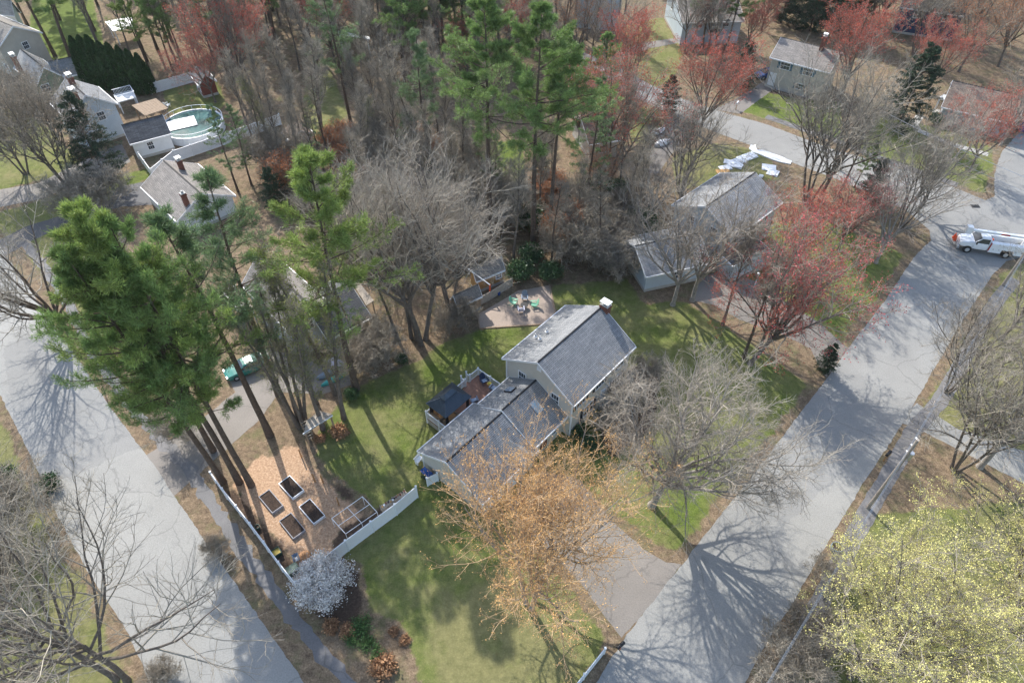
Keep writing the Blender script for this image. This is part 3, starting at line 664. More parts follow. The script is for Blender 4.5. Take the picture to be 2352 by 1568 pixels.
mb = MB(); mb.box(gx0+.2, gy0+.2, 2.0, gx1-.2, gy0+.28, 2.12); mb.box(gx0+.2, gy1-.28, 2.0, gx1-.2, gy1-.2, 2.12); mb.box(gx0+.2, gy0+.3, 2.0, gx0+.28, gy1-.3, 2.12); mb.box(gx1-.28, gy0+.3, 2.0, gx1-.2, gy1-.3, 2.12); mb.build('frame', M['black'], GZ_)

def l2w(l_, w_): # main house local (y up = -w) to world
    a = frame_of(AZ); return (hx+l_*math.cos(a)-w_*math.sin(a), hy+l_*math.sin(a)+w_*math.cos(a))
def adirondack(label, m, loc, rz, group=None, cush=None, name='garden_chair'):
    t = thing(name, label, 'chair', loc, rz, group)
    mb = MB()
    for k in range(6): mb.ob((-.26+k*.104, .05, .36-.0), (.09, .55, .025), rx=R(10))
    mb.build('seat', m, t)
    mb = MB()
    for k in range(7):
        h_ = .78-.018*(k-3)**2; mb.ob((-.27+k*.09, -.26-.13, .36+h_/2-.03), (.08, .025, h_), rx=R(-22)*-1)
    mb.bar((-.3, -.3, .45), (.3, -.3, .45), .06, .03); mb.build('backrest', m, t)
    for s_ in (-1, 1):
        mb = MB(); mb.box(s_*.3-.07, -.3, .58, s_*.36+.07*0+.0, .38, .605) if False else mb.box(s_*.34-.065, -.32, .58, s_*.34+.065, .4, .605); mb.build('armrest', m, t)
        mb = MB(); mb.box(s_*.31-.02, .27, 0, s_*.31+.02, .35, .58); mb.build('leg', m, t)
        mb = MB(); mb.bar((s_*.29, -.55, .02), (s_*.29, .3, .36), .025, .1); mb.build('leg', m, t)
    if cush:
        mb = MB(); mb.ob((0, .04, .41), (.5, .5, .07), rx=R(10)); mb.build('cushion', cush, t, bevel=.02)
    return t
p = P(1112, 874, 1.2); adirondack('navy adirondack chair with pale blue cushion at the far corner of the deck', M['navy'], (*p, DZ), R(-150), 'seats on the deck', M['cushion'])
p = P(1133, 893, 1.15); adirondack('blue grey adirondack chair beside the flower pot near the garage roof', M['bluegrey'], (*p, DZ), R(-35), 'seats on the deck', M['cushion'])
p = P(1090, 922, 1.1); adirondack('low blue grey chair between the gazebo and the wing roof', M['bluegrey'], (*p, DZ), R(20), 'seats on the deck', M['cushion'])
p = P(1124, 880, 1.4); t = thing('flower_pot', 'small round pot of white and yellow flowers on the deck between two chairs', 'flower pot', (*p, DZ))
mb = MB(); mb.cyl((0, 0, 0), (0, 0, .42), .2, .22, 12); mb.cyl((0, 0, .42), (0, 0, .5), .26, .26, 12); mb.build('pot', M['cedar'], t)
rr = random.Random(2); mb = MB()
for k in range(70):
    a, b = rr.uniform(0, 6.28), rr.uniform(0, .24); mb.ob((b*math.cos(a), b*math.sin(a), .52+rr.uniform(0, .12)), (.05, .05, .02), rz=a, rx=rr.uniform(-1, 1))
mb.build('flowers', M['flower'], t)
for (l_, w_, rz, lab) in ((-6.5, 1.0, 0, 'long brown wicker sofa in the shade under the gazebo roof'), (-7.1, 2.3, R(-90), 'short brown wicker seat under the gazebo by the left railing')):
    q = l2w(l_, w_); t = thing('outdoor_sofa', lab, 'sofa', (*q, DZ), frame_of(AZ)+rz, 'seats under the gazebo')
    mb = MB(); mb.box(-.8, -.35, .08, .8, .35, .36); mb.box(-.8, -.4, .3, .8, -.28, .75); mb.box(-.8, -.35, .3, -.68, .35, .58); mb.box(.68, -.35, .3, .8, .35, .58); mb.build('frame', M['brown_wood'], t, bevel=.01)
    mb = MB(); mb.box(-.64, -.26, .365, 0, .32, .47); mb.box(.02, -.26, .365, .64, .32, .47); mb.build('cushion', M['cedar'], t, bevel=.03)

# patio furniture
grp = 'adirondack chairs round the fire pit'
for (u, v, rz, m, lab) in ((1180, 699, R(-110), 'mint', 'mint green adirondack chair left of the fire pit on the patio'), (1227, 704, R(95), 'mint', 'mint green adirondack chair right of the fire pit on the patio'),
                           (1205, 689, R(180), 'bluegrey', 'blue grey adirondack chair behind the fire pit farthest from the house'), (1197, 717, R(5), 'lilac', 'pale lilac adirondack chair in front of the fire pit nearest the lawn')):
    adirondack(lab, M[m], (*P(u, v), .02), rz, grp)
t = thing('fire_pit', 'round black fire pit in the middle of the patio chairs', 'fire pit', (*P(1204, 707), .02))
mb = MB(); mb.cyl((0, 0, .25), (0, 0, .45), .28, .42, 16); mb.cyl((0, 0, .45), (0, 0, .49), .46, .46, 16); mb.build('bowl', M['black'], t)
for k in range(3):
    a = k*2.094; mb = MB(); mb.bar((.32*math.cos(a), .32*math.sin(a), 0), (.26*math.cos(a), .26*math.sin(a), .32), .04); mb.build('leg', M['black'], t)
# patio edging timbers
for a, b, lab in (((1102, 755), (1281, 743), 'long timber edging along the lawn side of the gravel patio'), ((1097, 722), (1102, 755), 'short timber edging at the left end of the gravel patio'), ((1281, 743), (1262, 655), 'timber edging along the right side of the gravel patio')):
    mb = MB(); p, q = P(*a), P(*b); mb.bar((*p, .06), (*q, .06), .15, .12); tag(mb.build('patio_edging', M['brown_wood']), lab, 'edging', 'timbers edging the patio')

# ------------------------------------------------------------------ fences
def fence_run(name, label, tops, h=1.83, m=None, px=True, pitch=None, th=.05, skip_ends=False, cap=True, group=None):
    """panels between posts; tops are picture positions of the post tops (or metres when px is False)"""
    W = [P(u, v, h) for u, v in tops] if px else tops
    if pitch:
        out = []
        for a, b in zip(W[:-1], W[1:]):
            n = max(1, round(math.dist(a, b)/pitch))
            out += [(a[0]+(b[0]-a[0])*k/n, a[1]+(b[1]-a[1])*k/n) for k in range(n)]
        W = out+[W[-1]]
    t = thing(name, label, 'fence', (*W[0], 0), 0, group); m = m or M['vinyl']
    L0 = [Vector((a[0]-W[0][0], a[1]-W[0][1], 0)) for a in W]
    for a, b in zip(L0[:-1], L0[1:]):
        d = (b-a).normalized()*.07; z = Vector((0, 0, 1)); mb = MB()
        n = max(2, int((b-a).length/.15)); pts = [a+d+(b-a-2*d)*k/n for k in range(n+1)]
        for p, q in zip(pts[:-1], pts[1:]): mb.bar(p+(q-p)*.03+z*(h/2), q-(q-p)*.03+z*(h/2), th*.6, h-.18)
        mb.bar(a+d+z*(h-.06), b-d+z*(h-.06), .07, .12); mb.bar(a+d+z*.1, b-d+z*.1, .07, .12)
        mb.build('panel', m, t)
    for a in L0:
        if cap: post_cap(t, a, 0, h+.06, .065, m=m)
        else:
            mb = MB(); mb.box(a.x-.05, a.y-.05, 0, a.x+.05, a.y+.05, h+.05); mb.build('post', m, t)
    return t
Z5 = lambda x, y: ((600+x/3.136)*.765625, (1350+y/3.136)*.765625)
lt_ = [Z5(95, 205), Z5(205, 360), Z5(335, 520), Z5(465, 685), Z5(597, 860), Z5(735, 1050), Z5(890, 1245)]
fence_run('vinyl_fence', 'white vinyl panel fence between the path and the mulched vegetable garden', lt_)
rt_ = [Z5(890, 1245), Z5(1130, 1035), Z5(1365, 850), Z5(1605, 672), Z5(1830, 510), Z5(2030, 342)]
rt_[0] = (rt_[0][0]+3, rt_[0][1]-2)
fence_run('vinyl_fence', 'white vinyl panel fence between the vegetable garden and the front lawn', rt_)
def z7(x, y): return ((1720+x/7.917)*.765625, (1850+y/7.917)*.765625)
b_ = [z7(757, 740), z7(265, 1355)]; e_ = (b_[1][0]*2-b_[0][0], b_[1][1]*2-b_[0][1]); e2 = (e_[0]*2-b_[1][0], e_[1]*2-b_[1][1])
fence_run('rail_fence', 'short white fence at the bottom corner of the lawn by the road', [b_[0], b_[1], e_, e2], 1.15)
fence_run('garbage_screen', 'short white vinyl screen fence beside the garage gable hiding blue bins', [(1003-23, 1098), (1004, 1086)], 1.3)

# ------------------------------------------------------------------ vegetable garden
def z5p(x, y, z=0): return P(*Z5(x, y), z)
def raised_bed(c, label, m_edge):
    W = [z5p(*q, .32) for q in c]; cx = sum(p[0] for p in W)/4; cy = sum(p[1] for p in W)/4
    a = math.atan2(W[1][1]-W[0][1], W[1][0]-W[0][0]); ln, wd = math.dist(W[0], W[1]), math.dist(W[1], W[2])
    t = thing('raised_bed', label, 'raised bed', (cx, cy), a, 'raised vegetable beds')
    mb = MB(); e = .06
    mb.box(-ln/2, -wd/2, 0, ln/2, -wd/2+e, .32); mb.box(-ln/2, wd/2-e, 0, ln/2, wd/2, .32)
    mb.box(-ln/2, -wd/2+e, 0, -ln/2+e, wd/2-e, .32); mb.box(ln/2-e, -wd/2+e, 0, ln/2, wd/2-e, .32); mb.build('frame', m_edge, t)
    # lumpy soil
    n = 26; X, Y = np.meshgrid(np.linspace(-ln/2+e, ln/2-e, n), np.linspace(-wd/2+e, wd/2-e, n)); g = np.random.default_rng(int(c[0][0]))
    Zs = .25+g.normal(0, .012, X.shape); I = np.arange(n*n).reshape(n, n)
    link('soil', mesh_np('soil', np.stack([X, Y, Zs], -1).reshape(-1, 3), quads=np.stack([I[:-1, :-1], I[:-1, 1:], I[1:, 1:], I[1:, :-1]], -1).reshape(-1, 4), mat=M['soil']), t)
raised_bed([(845, 235), (978, 375), (865, 452), (738, 310)], 'raised bed with white rim and bare soil farthest from the fence corner', M['vinyl'])
raised_bed([(655, 362), (785, 515), (680, 588), (543, 442)], 'raised bed with red brown litter on its soil nearest the pine trunks', M['raw'])
raised_bed([(1035, 452), (1177, 612), (1065, 690), (930, 530)], 'raised bed with white rim nearest the white pipe frame', M['vinyl'])
raised_bed([(858, 583), (993, 748), (880, 838), (735, 660)], 'raised bed with smooth dark soil nearest the fence corner', M['raw'])
# white pipe frame
t = thing('pipe_trellis', 'white plastic pipe frame standing over the berry bed beside the fence', 'plant frame')
C4 = [z5p(1238, 640, 1.5), z5p(1528, 435, 1.5), z5p(1665, 580, 1.5), z5p(1370, 785, 1.5)]
v = [Vector((*c, 1.5)) for c in C4]; o_ = v[0].copy(); o_.z = 0; t.location = o_; v = [a-o_ for a in v]
mb = MB(); mb.tube([v[0], v[1], v[2], v[3], v[0]], .03); m1, m2 = (v[0]+v[1])/2, (v[2]+v[3])/2; mb.tube([m1, m2], .028)
a1, a2 = v[0]+(v[3]-v[0])*.48, v[1]+(v[2]-v[1])*.5; mb.tube([a1, a2], .028); mb.build('top_frame', M['whitep'], t)
for a in v+[m2]:
    mb = MB(); mb.cyl((a.x, a.y, 0), (a.x, a.y, 1.5), .026, .026, 6); mb.build('leg', M['whitep'], t)
# cedar posts and low wire fence on the lawn side
for (x, y, lab) in ((948, 30, 'tall orange cedar post by the playhouse shadow at the garden edge'), (1075, 260, 'orange cedar post in the middle of the garden edge'), (1150, 270, 'orange cedar post close to its neighbour along the garden edge'), (1300, 480, 'orange cedar post beside the dark bed near the pipe frame')):
    p = z5p(x+10, y+40); mb = MB(); mb.box(-.05, -.05, 0, .05, .05, 1.35); mb.box(-.035, -.035, 1.35, .035, .035, 1.4); o = mb.build('cedar_post', M['cedar']); o.location = (*p, 0); tag(o, lab, 'post', 'cedar posts along the garden edge')
ORD = 'first second third fourth fifth sixth seventh eighth ninth tenth eleventh twelfth thirteenth fourteenth fifteenth sixteenth seventeenth eighteenth nineteenth twentieth'.split()
ORD += ['twenty '+q for q in ORD[:9]]+['thirtieth']+['thirty '+q for q in ORD[:9]]+['fortieth']+['forty '+q for q in ORD[:9]]
# shelf of crates on the lawn side of the fence
p = z5p(1830, 500); q = z5p(1925, 440); r_ = math.atan2(q[1]-p[1], q[0]-p[0])
for (xy, lab) in (((1775, 545), 'wooden shelf of pots and bricks leaning near the fence by the pipe frame'), ((1885, 470), 'wooden shelf of red and white pots against the fence nearest the garage')):
    t = thing('potting_shelf', lab, 'shelf', z5p(*xy), r_, 'shelves behind the fence')
    mb = MB(); mb.box(-.7, -.22, .75, .7, .22, .79); mb.box(-.7, -.22, .3, .7, .22, .34)
    mb.build('shelf_board', M['grey_wood'], t)
    for a in (-.66, .66):
        for b in (-.2, .2):
            mb = MB(); mb.box(a-.03, b-.03, 0, a+.03, b+.03, .95); mb.build('leg', M['grey_wood'], t)
    rr = random.Random(xy[0])
    for k in range(6):
        mb = MB(); mb.cyl((-.55+k*.22, rr.uniform(-.1, .1), .8), (-.55+k*.22, rr.uniform(-.08, .08), .98), .06, .09, 8); o = mb.build('flower_pot', M[rr.choice(['brick', 'whitep', 'black', 'orange_wood'])]); o.parent = None
        a = math.cos(r_), math.sin(r_); o.location = (*z5p(*xy), 0); o.rotation_euler = (0, 0, r_); tag(o, ORD[k]+' small pot from the left on the shelf '+('by the pipe trellis' if xy[0] < 1800 else 'nearest the garage'), 'pot', 'small pots on the shelves')
# bins and tubs along the left fence
def tub(name, label, cat, xy, r, h, m, fill=None, sq=False, group=None):
    t = thing(name, label, cat, z5p(*xy), R(38), group); mb = MB()
    if sq:
        e = .05; mb.box(-r, -r, 0, r, -r+e, h); mb.box(-r, r-e, 0, r, r, h); mb.box(-r, -r+e, 0, -r+e, r-e, h); mb.box(r-e, -r+e, 0, r, r-e, h)
    else:
        n = 20; vs = []; fs = []
        for rr_, z in ((r*.85, 0), (r, h), (r-.04, h), (r*.8, .08)): vs += [(rr_*math.cos(6.2832*i/n), rr_*math.sin(6.2832*i/n), z) for i in range(n)]
        for k in range(3): fs += [(k*n+i, k*n+(i+1) % n, (k+1)*n+(i+1) % n, (k+1)*n+i) for i in range(n)]
        mb.add(vs, fs)
    mb.build('side', m, t)
    mb = MB()
    if sq: mb.box(-r+.055, -r+.055, 0, r-.055, r-.055, h*.7)
    else: mb.cyl((0, 0, .05), (0, 0, h*.75), r*.8, r*.88, 16)
    mb.build('filling', fill or M['soil'], t); return t
tub('plant_tub', 'open black plant tub with pale rim in the dark strip by the fence', 'tub', (548, 735), .22, .4, M['green_p'])
tub('compost_bin', 'square dark green compost bin with yellow leaves inside by the fence', 'bin', (728, 975), .36, .5, M['green_p'], M['yellow'], True)
t = thing('storage_box', 'closed dark green lidded box next to the blossoming bush', 'box', z5p(885, 1140), R(40)); mb = MB(); mb.box(-.45, -.35, 0, .45, .35, .6); mb.build('body', M['green_p'], t, bevel=.03)
mb = MB(); mb.box(-.48, -.38, .6, .48, .38, .68); mb.build('lid', M['green_p'], t, bevel=.02)
t = thing('wheelbarrow', 'grey wheelbarrow tipped beside the brown heap in the garden', 'wheelbarrow', z5p(912, 1030), R(120))
mb = MB(); mb.add([(-.4, -.3, .5), (.4, -.25, .45), (.4, .25, .45), (-.4, .3, .5), (-.25, -.15, .25), (.2, -.12, .22), (.2, .12, .22), (-.25, .15, .25)], [(0, 1, 5, 4), (1, 2, 6, 5), (2, 3, 7, 6), (3, 0, 4, 7), (4, 5, 6, 7)]); mb.build('tray', M['bluegrey'], t)
mb = MB(); mb.cyl((.45, -.04, .17), (.45, .04, .17), .17, .17, 14); mb.build('wheel', M['tyre'], t)
for s_ in (-1, 1):
    mb = MB(); mb.bar((.45, s_*.06, .17), (-.75, s_*.28, .5), .035); mb.build('handle', M['brown_wood'], t)
def mound(name, label, cat, xy, r, h, m, kind=None, seed=1):
    g = np.random.default_rng(seed); n = 20; X, Y = np.meshgrid(np.linspace(-1, 1, n), np.linspace(-1, 1, n)); d = np.sqrt(X**2+Y**2); Zs = h*np.clip(1-d**2, 0, 1)*(1+g.normal(0, .15, X.shape))-.01
    I = np.arange(n*n).reshape(n, n); o = link(name, mesh_np(name, np.stack([X*r, Y*r, Zs], -1).reshape(-1, 3), quads=np.stack([I[:-1, :-1], I[:-1, 1:], I[1:, 1:], I[1:, :-1]], -1).reshape(-1, 4), mat=m)); o.location = (*xy, 0); return tag(o, label, cat, None, kind)
mound('brown_heap', 'small heap of brown stalks in the garden above the blossoming bush', 'heap', z5p(985, 995), .55, .35, M['dead'])
# things at the garage corner
t = thing('storage_bench', 'white plastic bench leaning against the back corner of the garage', 'bench', P(963, 1062), frame_of(AZ))
mb = MB(); mb.ob((0, 0, .55), (.75, .45, .12), ry=R(-18)); mb.ob((-.3, 0, .3), (.1, .4, .55)); mb.ob((.3, 0, .27), (.1, .4, .5)); mb.build('body', M['whitep'], t, bevel=.02)
mb = MB(); mb.ob((0, .24, .75), (.75, .06, .4), ry=R(-18)); mb.build('backrest', M['whitep'], t, bevel=.02)
for (u, v, lab) in ((985, 1095, 'blue lidded wheeled bin nearest the garage wall'), (978, 1090, 'blue lidded wheeled bin farther from the garage wall')):
    t = thing('wheeled_bin', lab, 'bin', P(u, v+5), frame_of(AZ), 'bins behind the screen fence')
    mb = MB(); mb.add([(-.24, -.28, .05), (.24, -.28, .05), (.24, .28, .05), (-.24, .28, .05), (-.29, -.34, .98), (.29, -.34, .98), (.29, .34, .98), (-.29, .34, .98)], [(0, 3, 2, 1), (4, 5, 6, 7), (0, 1, 5, 4), (1, 2, 6, 5), (2, 3, 7, 6), (3, 0, 4, 7)]); mb.build('body', M['green_p'], t)
    mb = MB(); mb.ob((0, 0, 1.02), (.62, .72, .06), rx=R(4)); mb.build('lid', M['bluecar'], t, bevel=.01)
    for s_ in (-1, 1):
        mb = MB(); mb.cyl((s_*.26, .3, .1), (s_*.31, .3, .1), .1, .1, 12); mb.build('wheel', M['tyre'], t)

# ------------------------------------------------------------------ neighbouring houses, from their ridge line and one eave point
def house_r(name, label, r1, r2, zr, e, ze, wall, roof, W=None, Lx=0, **k):
    a, b = P(*r1, zr), P(*r2, zr); ov = k.get('ov', .35)
    az = math.degrees(math.atan2(b[0]-a[0], b[1]-a[1])); L_ = math.dist(a, b)+Lx
    d = (math.sin(R(az)), math.cos(R(az))); n = (d[1], -d[0])        # n = to the right
    if e is not None:
        q = P(*e, ze); W = 2*(abs((q[0]-a[0])*n[0]+(q[1]-a[1])*n[1])-ov)
    org = (a[0]-n[0]*W/2+d[0]*ov, a[1]-n[1]*W/2+d[1]*ov)
    return house(name, label, az, org, L_-2*ov, W, ze, zr-ze, wall, roof, **k)
WS = M['shutter']
house_r('house', 'pale two storey house with long grey shingled roof right of the main house chimney', (1621, 476), (1734, 398), 7.2, None, 5.2, M['siding_blue'], M['roof_m'], W=8.4,
    wins=[('w1', 1.6, 4.3, 1.1, 1.3, WS), ('w1', 4., 4.3, 1.1, 1.3, WS), ('w1', 6.6, 4.3, 1.1, 1.3, WS), ('w1', 9.2, 4.3, 1.1, 1.3, WS), ('w1', 2.5, 1.7, 1.4, 1.3, WS), ('w1', 8.5, 1.7, 1.4, 1.3, WS), ('g0', 2.5, 4.2, .9, 1.3), ('g0', 5.8, 4.2, .9, 1.3)], doors=[('w1', 5.5, 1., 2.1, M['whitep'])])
house_r('garage', 'low grey roofed garage wing behind the bare twin trunked trees beside the driveway', (1458, 566), (1606, 536), 4.4, None, 2.8, M['siding_blue'], M['roof_m'], W=6.6,
    doors=[('w1', 9., 2.6, 2.1, M['whitep'])], wins=[('w1', 4, 1.7, .9, 1.1), ('g0', 3, 1.7, .9, 1.1)])
house_r('porch_house', 'small dark gable roofed porch at the front of the pale two storey house', (1700, 552), (1735, 583), 3.4, (1722, 535), 2.5, M['siding_blue'], M['roof_d'], ov=.15)
t = thing('porch_stairs', 'short flight of white railed steps by the dark porch of the pale house', 'steps', P(1690, 600), R(40))
mb = MB()
for k in range(4): mb.box(-.9, -.3*k, 0, .9, -.3*k-.3, .85-.2*k)
mb.build('steps', M['grey_wood'], t); mb = MB(); mb.box(-.9, .002, .0, .9, 1.8, .95); mb.build('landing', M['grey_wood'], t)
rail_section(t, (-.9, .1), (-.9, 1.8), .95, 1.85, step=.16); rail_section(t, (-.9, 1.8), (.9, 1.8), .95, 1.85, step=.16); rail_section(t, (.95, .1), (.95, 1.8), .95, 1.85, step=.16)
house_r('house', 'beige split level house with teal shutters on the lawn at the top right', (1794, 87), (1932, 121), 6.9, None, 5.1, M['siding_tan'], M['roof_w'], W=7,
    wins=[('w1', 2.4, 4.2, 1.5, 1.2, M['teal_shutter']), ('w1', 6.2, 4.2, 1.5, 1.2, M['teal_shutter']), ('w1', 11.4, 4.0, 1.7, 1.3, M['teal_shutter']), ('w1', 5.6, 1.5, 1.2, .9, M['teal_shutter'])], doors=[('w1', .9, .95, 2.1, M['whitep']), ('w1', 8.6, 1.1, 2.2, M['teal_shutter'])], chim=(6.5, 3.9, 5, 8.9, .6, .6, 1))
house_r('house', 'grey brown ranch house with columned porch behind the orange budded tree at the right edge', (2188, 187), (2360, 226), 5., (2235, 262), 2.8, M['siding_grey'], M['roof_b'],
    wins=[('w1', 9, 1.6, 1.6, 1.2, WS), ('w1', 13, 1.6, 1.6, 1.2, WS), ('g0', 3., 1.6, 1., 1.2)], doors=[('w1', 6.5, 1., 2.1, M['whitep'])])
t = thing('porch', 'white columned porch along the front of the grey brown ranch house', 'porch', P(2140, 262), frame_of(math.degrees(math.atan2(P(2331, 330)[0]-P(2150, 262)[0], P(2331, 330)[1]-P(2150, 262)[1]))))
mb = MB(); mb.box(0, 0, .02, 9, 1.7, .3); mb.build('floor', M['concrete'], t)
for k in range(7):
    mb = MB(); mb.box(k*1.45, .05, .3, k*1.45+.16, .21, 2.6); mb.box(k*1.45-.04, .01, .3, k*1.45+.2, .25, .42); mb.box(k*1.45-.04, .01, 2.45, k*1.45+.2, .25, 2.6); mb.build('column', M['vinyl'], t)
mb = MB(); mb.box(-.1, 0, 2.6, 9.1, 1.7, 2.78); mb.build('beam', M['vinyl'], t)
house_r('house', 'pale grey house behind the pines beyond the curved upper road', (1552, -8), (1692, -12), 6.4, (1600, 52), 4.2, M['siding_blue'], M['roof_w'], wins=[('w1', 3, 3.8, 1.1, 1.2), ('w1', 8, 3.8, 1.1, 1.2), ('g0', 4, 3.8, 1., 1.2)])
house_r('house', 'blue grey house half hidden by bare trees at the top centre edge', (1325, -28), (1430, -20), 7.2, (1370, 4), 5., M['siding_blue'], M['roof'], wins=[('w1', 2.5, 3.8, 1.1, 1.2), ('w1', 6, 3.8, 1.1, 1.2), ('w1', 9.5, 3.8, 1.1, 1.2), ('w1', 3.5, 1.4, 1.1, 1.2), ('w1', 8, 1.4, 1.1, 1.2)])
house_r('house', 'dark blue house behind the trees at the top right edge', (2080, -22), (2230, -2), 7., (2130, 22), 5., M['navy'], M['roof_d'], wins=[('w1', 3, 3.8, 1.1, 1.2), ('w1', 8, 3.8, 1.1, 1.2)])
# top left cluster
house_r('house', 'green house with pale grey roof at the top left in front of the pines', (48, 114), (100, 156), 5., (60, 178), 2.9, M['siding_green'], M['roof_l'], Lx=0, chim=[(4.5, 4.4, 3, 6.2, 1., .6, 1)], wins=[('g1', 3, 1.8, 1.2, 1.2)])
house_r('house_wing', 'grey roofed sunroom wing with tall glass doors beside the green house', (110, 143), (191, 127), 4.6, (170, 164), 2.8, M['siding_green'], M['roof'], wins=[('w1', 10.2, 1.5, 1.5, 2.), ('w1', 8.2, 1.5, 1.5, 2.)], ov=.3)
house_r('house', 'pale blue two storey house with grey gabled roof beside the dark spruce at the left', (152, 180), (196, 220), 7.6, (247, 217), 5.2, M['siding_blue'], M['roof'], Lx=0, chim=[(2, 3.2, 5, 8.7, 1.1, .7, 1), (7, 4.5, 5, 8.7, 1.1, .7, 1)], wins=[('g1', 2.4, 4, 1., 1.2), ('g1', 5.5, 4, 1., 1.2), ('g1', 4, 1.6, 1., 1.2)])
house_r('garage', 'white garage with dark grey roof and two small windows beside the swimming pool', (279, 289), (374, 265), 4.5, (350, 317), 2.8, M['siding_white'], M['roof_d'], ov=.25, wins=[('w1', 2.3, 1.65, .8, 1.1), ('w1', 7.2, 1.65, .8, 1.1)])
house_r('house', 'ranch house with grey brown gable roof and brick chimney behind the nearest bright pines', (376, 370), (462, 446), 4.9, (316, 422), 2.8, M['siding_white'], M['roof_w'], chim=[(2.4, 2.6, 3, 5.8, .6, .6, 1), (9.6, 5.6, 3, 5.6, .6, .6)], wins=[('w1', 3, 1.7, 1.2, 1.1), ('w1', 8, 1.7, 1.2, 1.1), ('g1', 4, 1.7, 1., 1.1)])
house_r('house', 'tan house with two small windows at the top left corner', (-70, 20), (30, 62), 7.4, (-40, 96), 5.2, M['siding_tan'], M['roof_w'], wins=[('w1', 6.5, 4, .9, 1.1), ('w1', 10.5, 4, .9, 1.1), ('w1', 12.5, 1.4, .9, 1.1), ('g1', 3, 4, .9, 1.1)])
house_r('house', 'white roofed house at the very top left corner of the view', (-60, -4), (25, 2), 6, (-20, 22), 4.5, M['siding_white'], M['roof_l'])
# house under the pines
house_r('house', 'dark roofed cream house under the tall pines left of the lawn', (700, 700), (803, 650), 4.9, (790, 760), 2.8, M['siding_cream'], M['roof_d'], wins=[('w1', 9.3, 1.5, 1., .9), ('w1', 4.5, 1.5, 1.2, 1.)], ov=.35)
house_r('house', 'pale grey two storey house with weathered roof hidden behind the clump of tall pines', (590, 590), (700, 690), 7.4, (527, 626), 5.2, M['siding_grey'], M['roof_w'], wins=[('w1', 3, 3.8, 1., 1.2), ('w1', 8, 3.8, 1., 1.2), ('g1', 2.5, 3.8, 1., 1.2)])
t = thing('balcony', 'small balcony with white railings on the grey house behind the pines', 'balcony', P(532, 720), R(-48))
mb = MB(); mb.box(0, 0, 2.3, 3.4, 1.6, 2.45); mb.build('floor', M['grey_wood'], t)
rail_section(t, (0, 0), (3.4, 0), 2.45, 3.4, step=.16); rail_section(t, (0, 0), (0, 1.6), 2.45, 3.4, step=.16); rail_section(t, (3.4, 0), (3.4, 1.6), 2.45, 3.4, step=.16)
for x, y in ((.1, .1), (3.3, .1), (.1, 1.5), (3.3, 1.5)):
    mb = MB(); mb.box(x-.07, y-.07, 0, x+.07, y+.07, 2.3); mb.build('post', M['vinyl'], t)
def flat_roof(name, label, cat, px, z, m, legs=True, drop=0., th=.1, post=None, corr=0):
    W = [P(*p, z) for p in px]; t = thing(name, label, cat, W[0]); q = [(a[0]-W[0][0], a[1]-W[0][1]) for a in W]
    mb = MB(); zz = [z, z, z-drop, z-drop]; vs = [(a[0], a[1], zz[i]) for i, a in enumerate(q)]+[(a[0], a[1], zz[i]-th) for i, a in enumerate(q)]
    mb.add(vs, [(0, 1, 2, 3), (7, 6, 5, 4), (0, 4, 5, 1), (1, 5, 6, 2), (2, 6, 7, 3), (3, 7, 4, 0)])
    if corr:
        A, B_, C_, D_ = [Vector(v) for v in vs[:4]]
        for k in range(corr):
            s_ = (k+.5)/corr; mb.bar(A.lerp(B_, s_)+Vector((0, 0, .015)), D_.lerp(C_, s_)+Vector((0, 0, .015)), .05, .03)
    mb.build('roof', m, t)
    if legs:
        c = Vector((sum(a[0] for a in q)/4, sum(a[1] for a in q)/4))
        for i, a in enumerate(q):
            b = c+(Vector(a)-c)*.86; mb = MB(); mb.box(b.x-.07, b.y-.07, 0, b.x+.07, b.y+.07, zz[i]-th-.01); mb.build('post', post or m, t)
    return t
flat_roof('pergola', 'brown flat roofed patio shelter beside the round pool', 'shelter', [(302, 242), (358, 226), (385, 246), (332, 263)], 2.8, M['brown_wood'], drop=.2, corr=9)
flat_roof('play_platform', 'low slatted play shelter with pale blue edge board among the trunks by the lawn', 'play shelter', [(735, 943), (764, 952), (696, 996), (703, 962)], 2.5, M['grey_wood'], drop=.2, corr=10, post=M['brown_wood'])
a, b = P(696, 997, 2.28), P(764, 953, 2.45); t = thing('edge_board', 'pale blue edge board along the front of the slatted play shelter', 'board', (*a, 2.3)); mb = MB(); mb.bar((0, 0, 0), (b[0]-a[0], b[1]-a[1], .1), .06, .16); mb.build('board', M['vinyl'], t)
p0 = P(716, 1010, 0); t = thing('wooden_ladder', 'wooden ladder leaning from the ground up to the slatted play shelter', 'ladder', p0, R(35)); mb = MB()
for s_ in (-.3, .3): mb.bar((s_, 0, 0), (s_, 1., 2.1), .07)
mb.build('side_rail', M['brown_wood'], t); mb = MB()
for k in range(7): mb.bar((-.3, .1+k*.135, .22+k*.28), (.3, .1+k*.135, .22+k*.28), .06)
mb.build('rung', M['grey_wood'], t)
flat_roof('board_shelter', 'weathered plank lean to roof at the far end of the dark roofed cream house', 'lean-to', [(806, 643), (818, 640), (858, 686), (840, 697)], 2.6, M['grey_wood'], drop=.3, corr=7)
house_r('garden_shed', 'tan wooden shed with dark back slope beside the plank fence of the patio', (1041, 680), (1098, 654), 3.2, (1077, 692), 2.2, M['brown_wood'], M['roof_w'], ov=.15, doors=[('g0', 1.2, .9, 1.7, M['grey_wood'])])
house_r('garden_shed', 'amber walled shed with mossy grey roof behind the plank fence of the patio', (1084, 617), (1151, 590), 3.4, (1134, 628), 2.2, M['orange_wood'], M['roof_w'], ov=.15, wins=[('w1', 3, 1.4, .7, .7)])
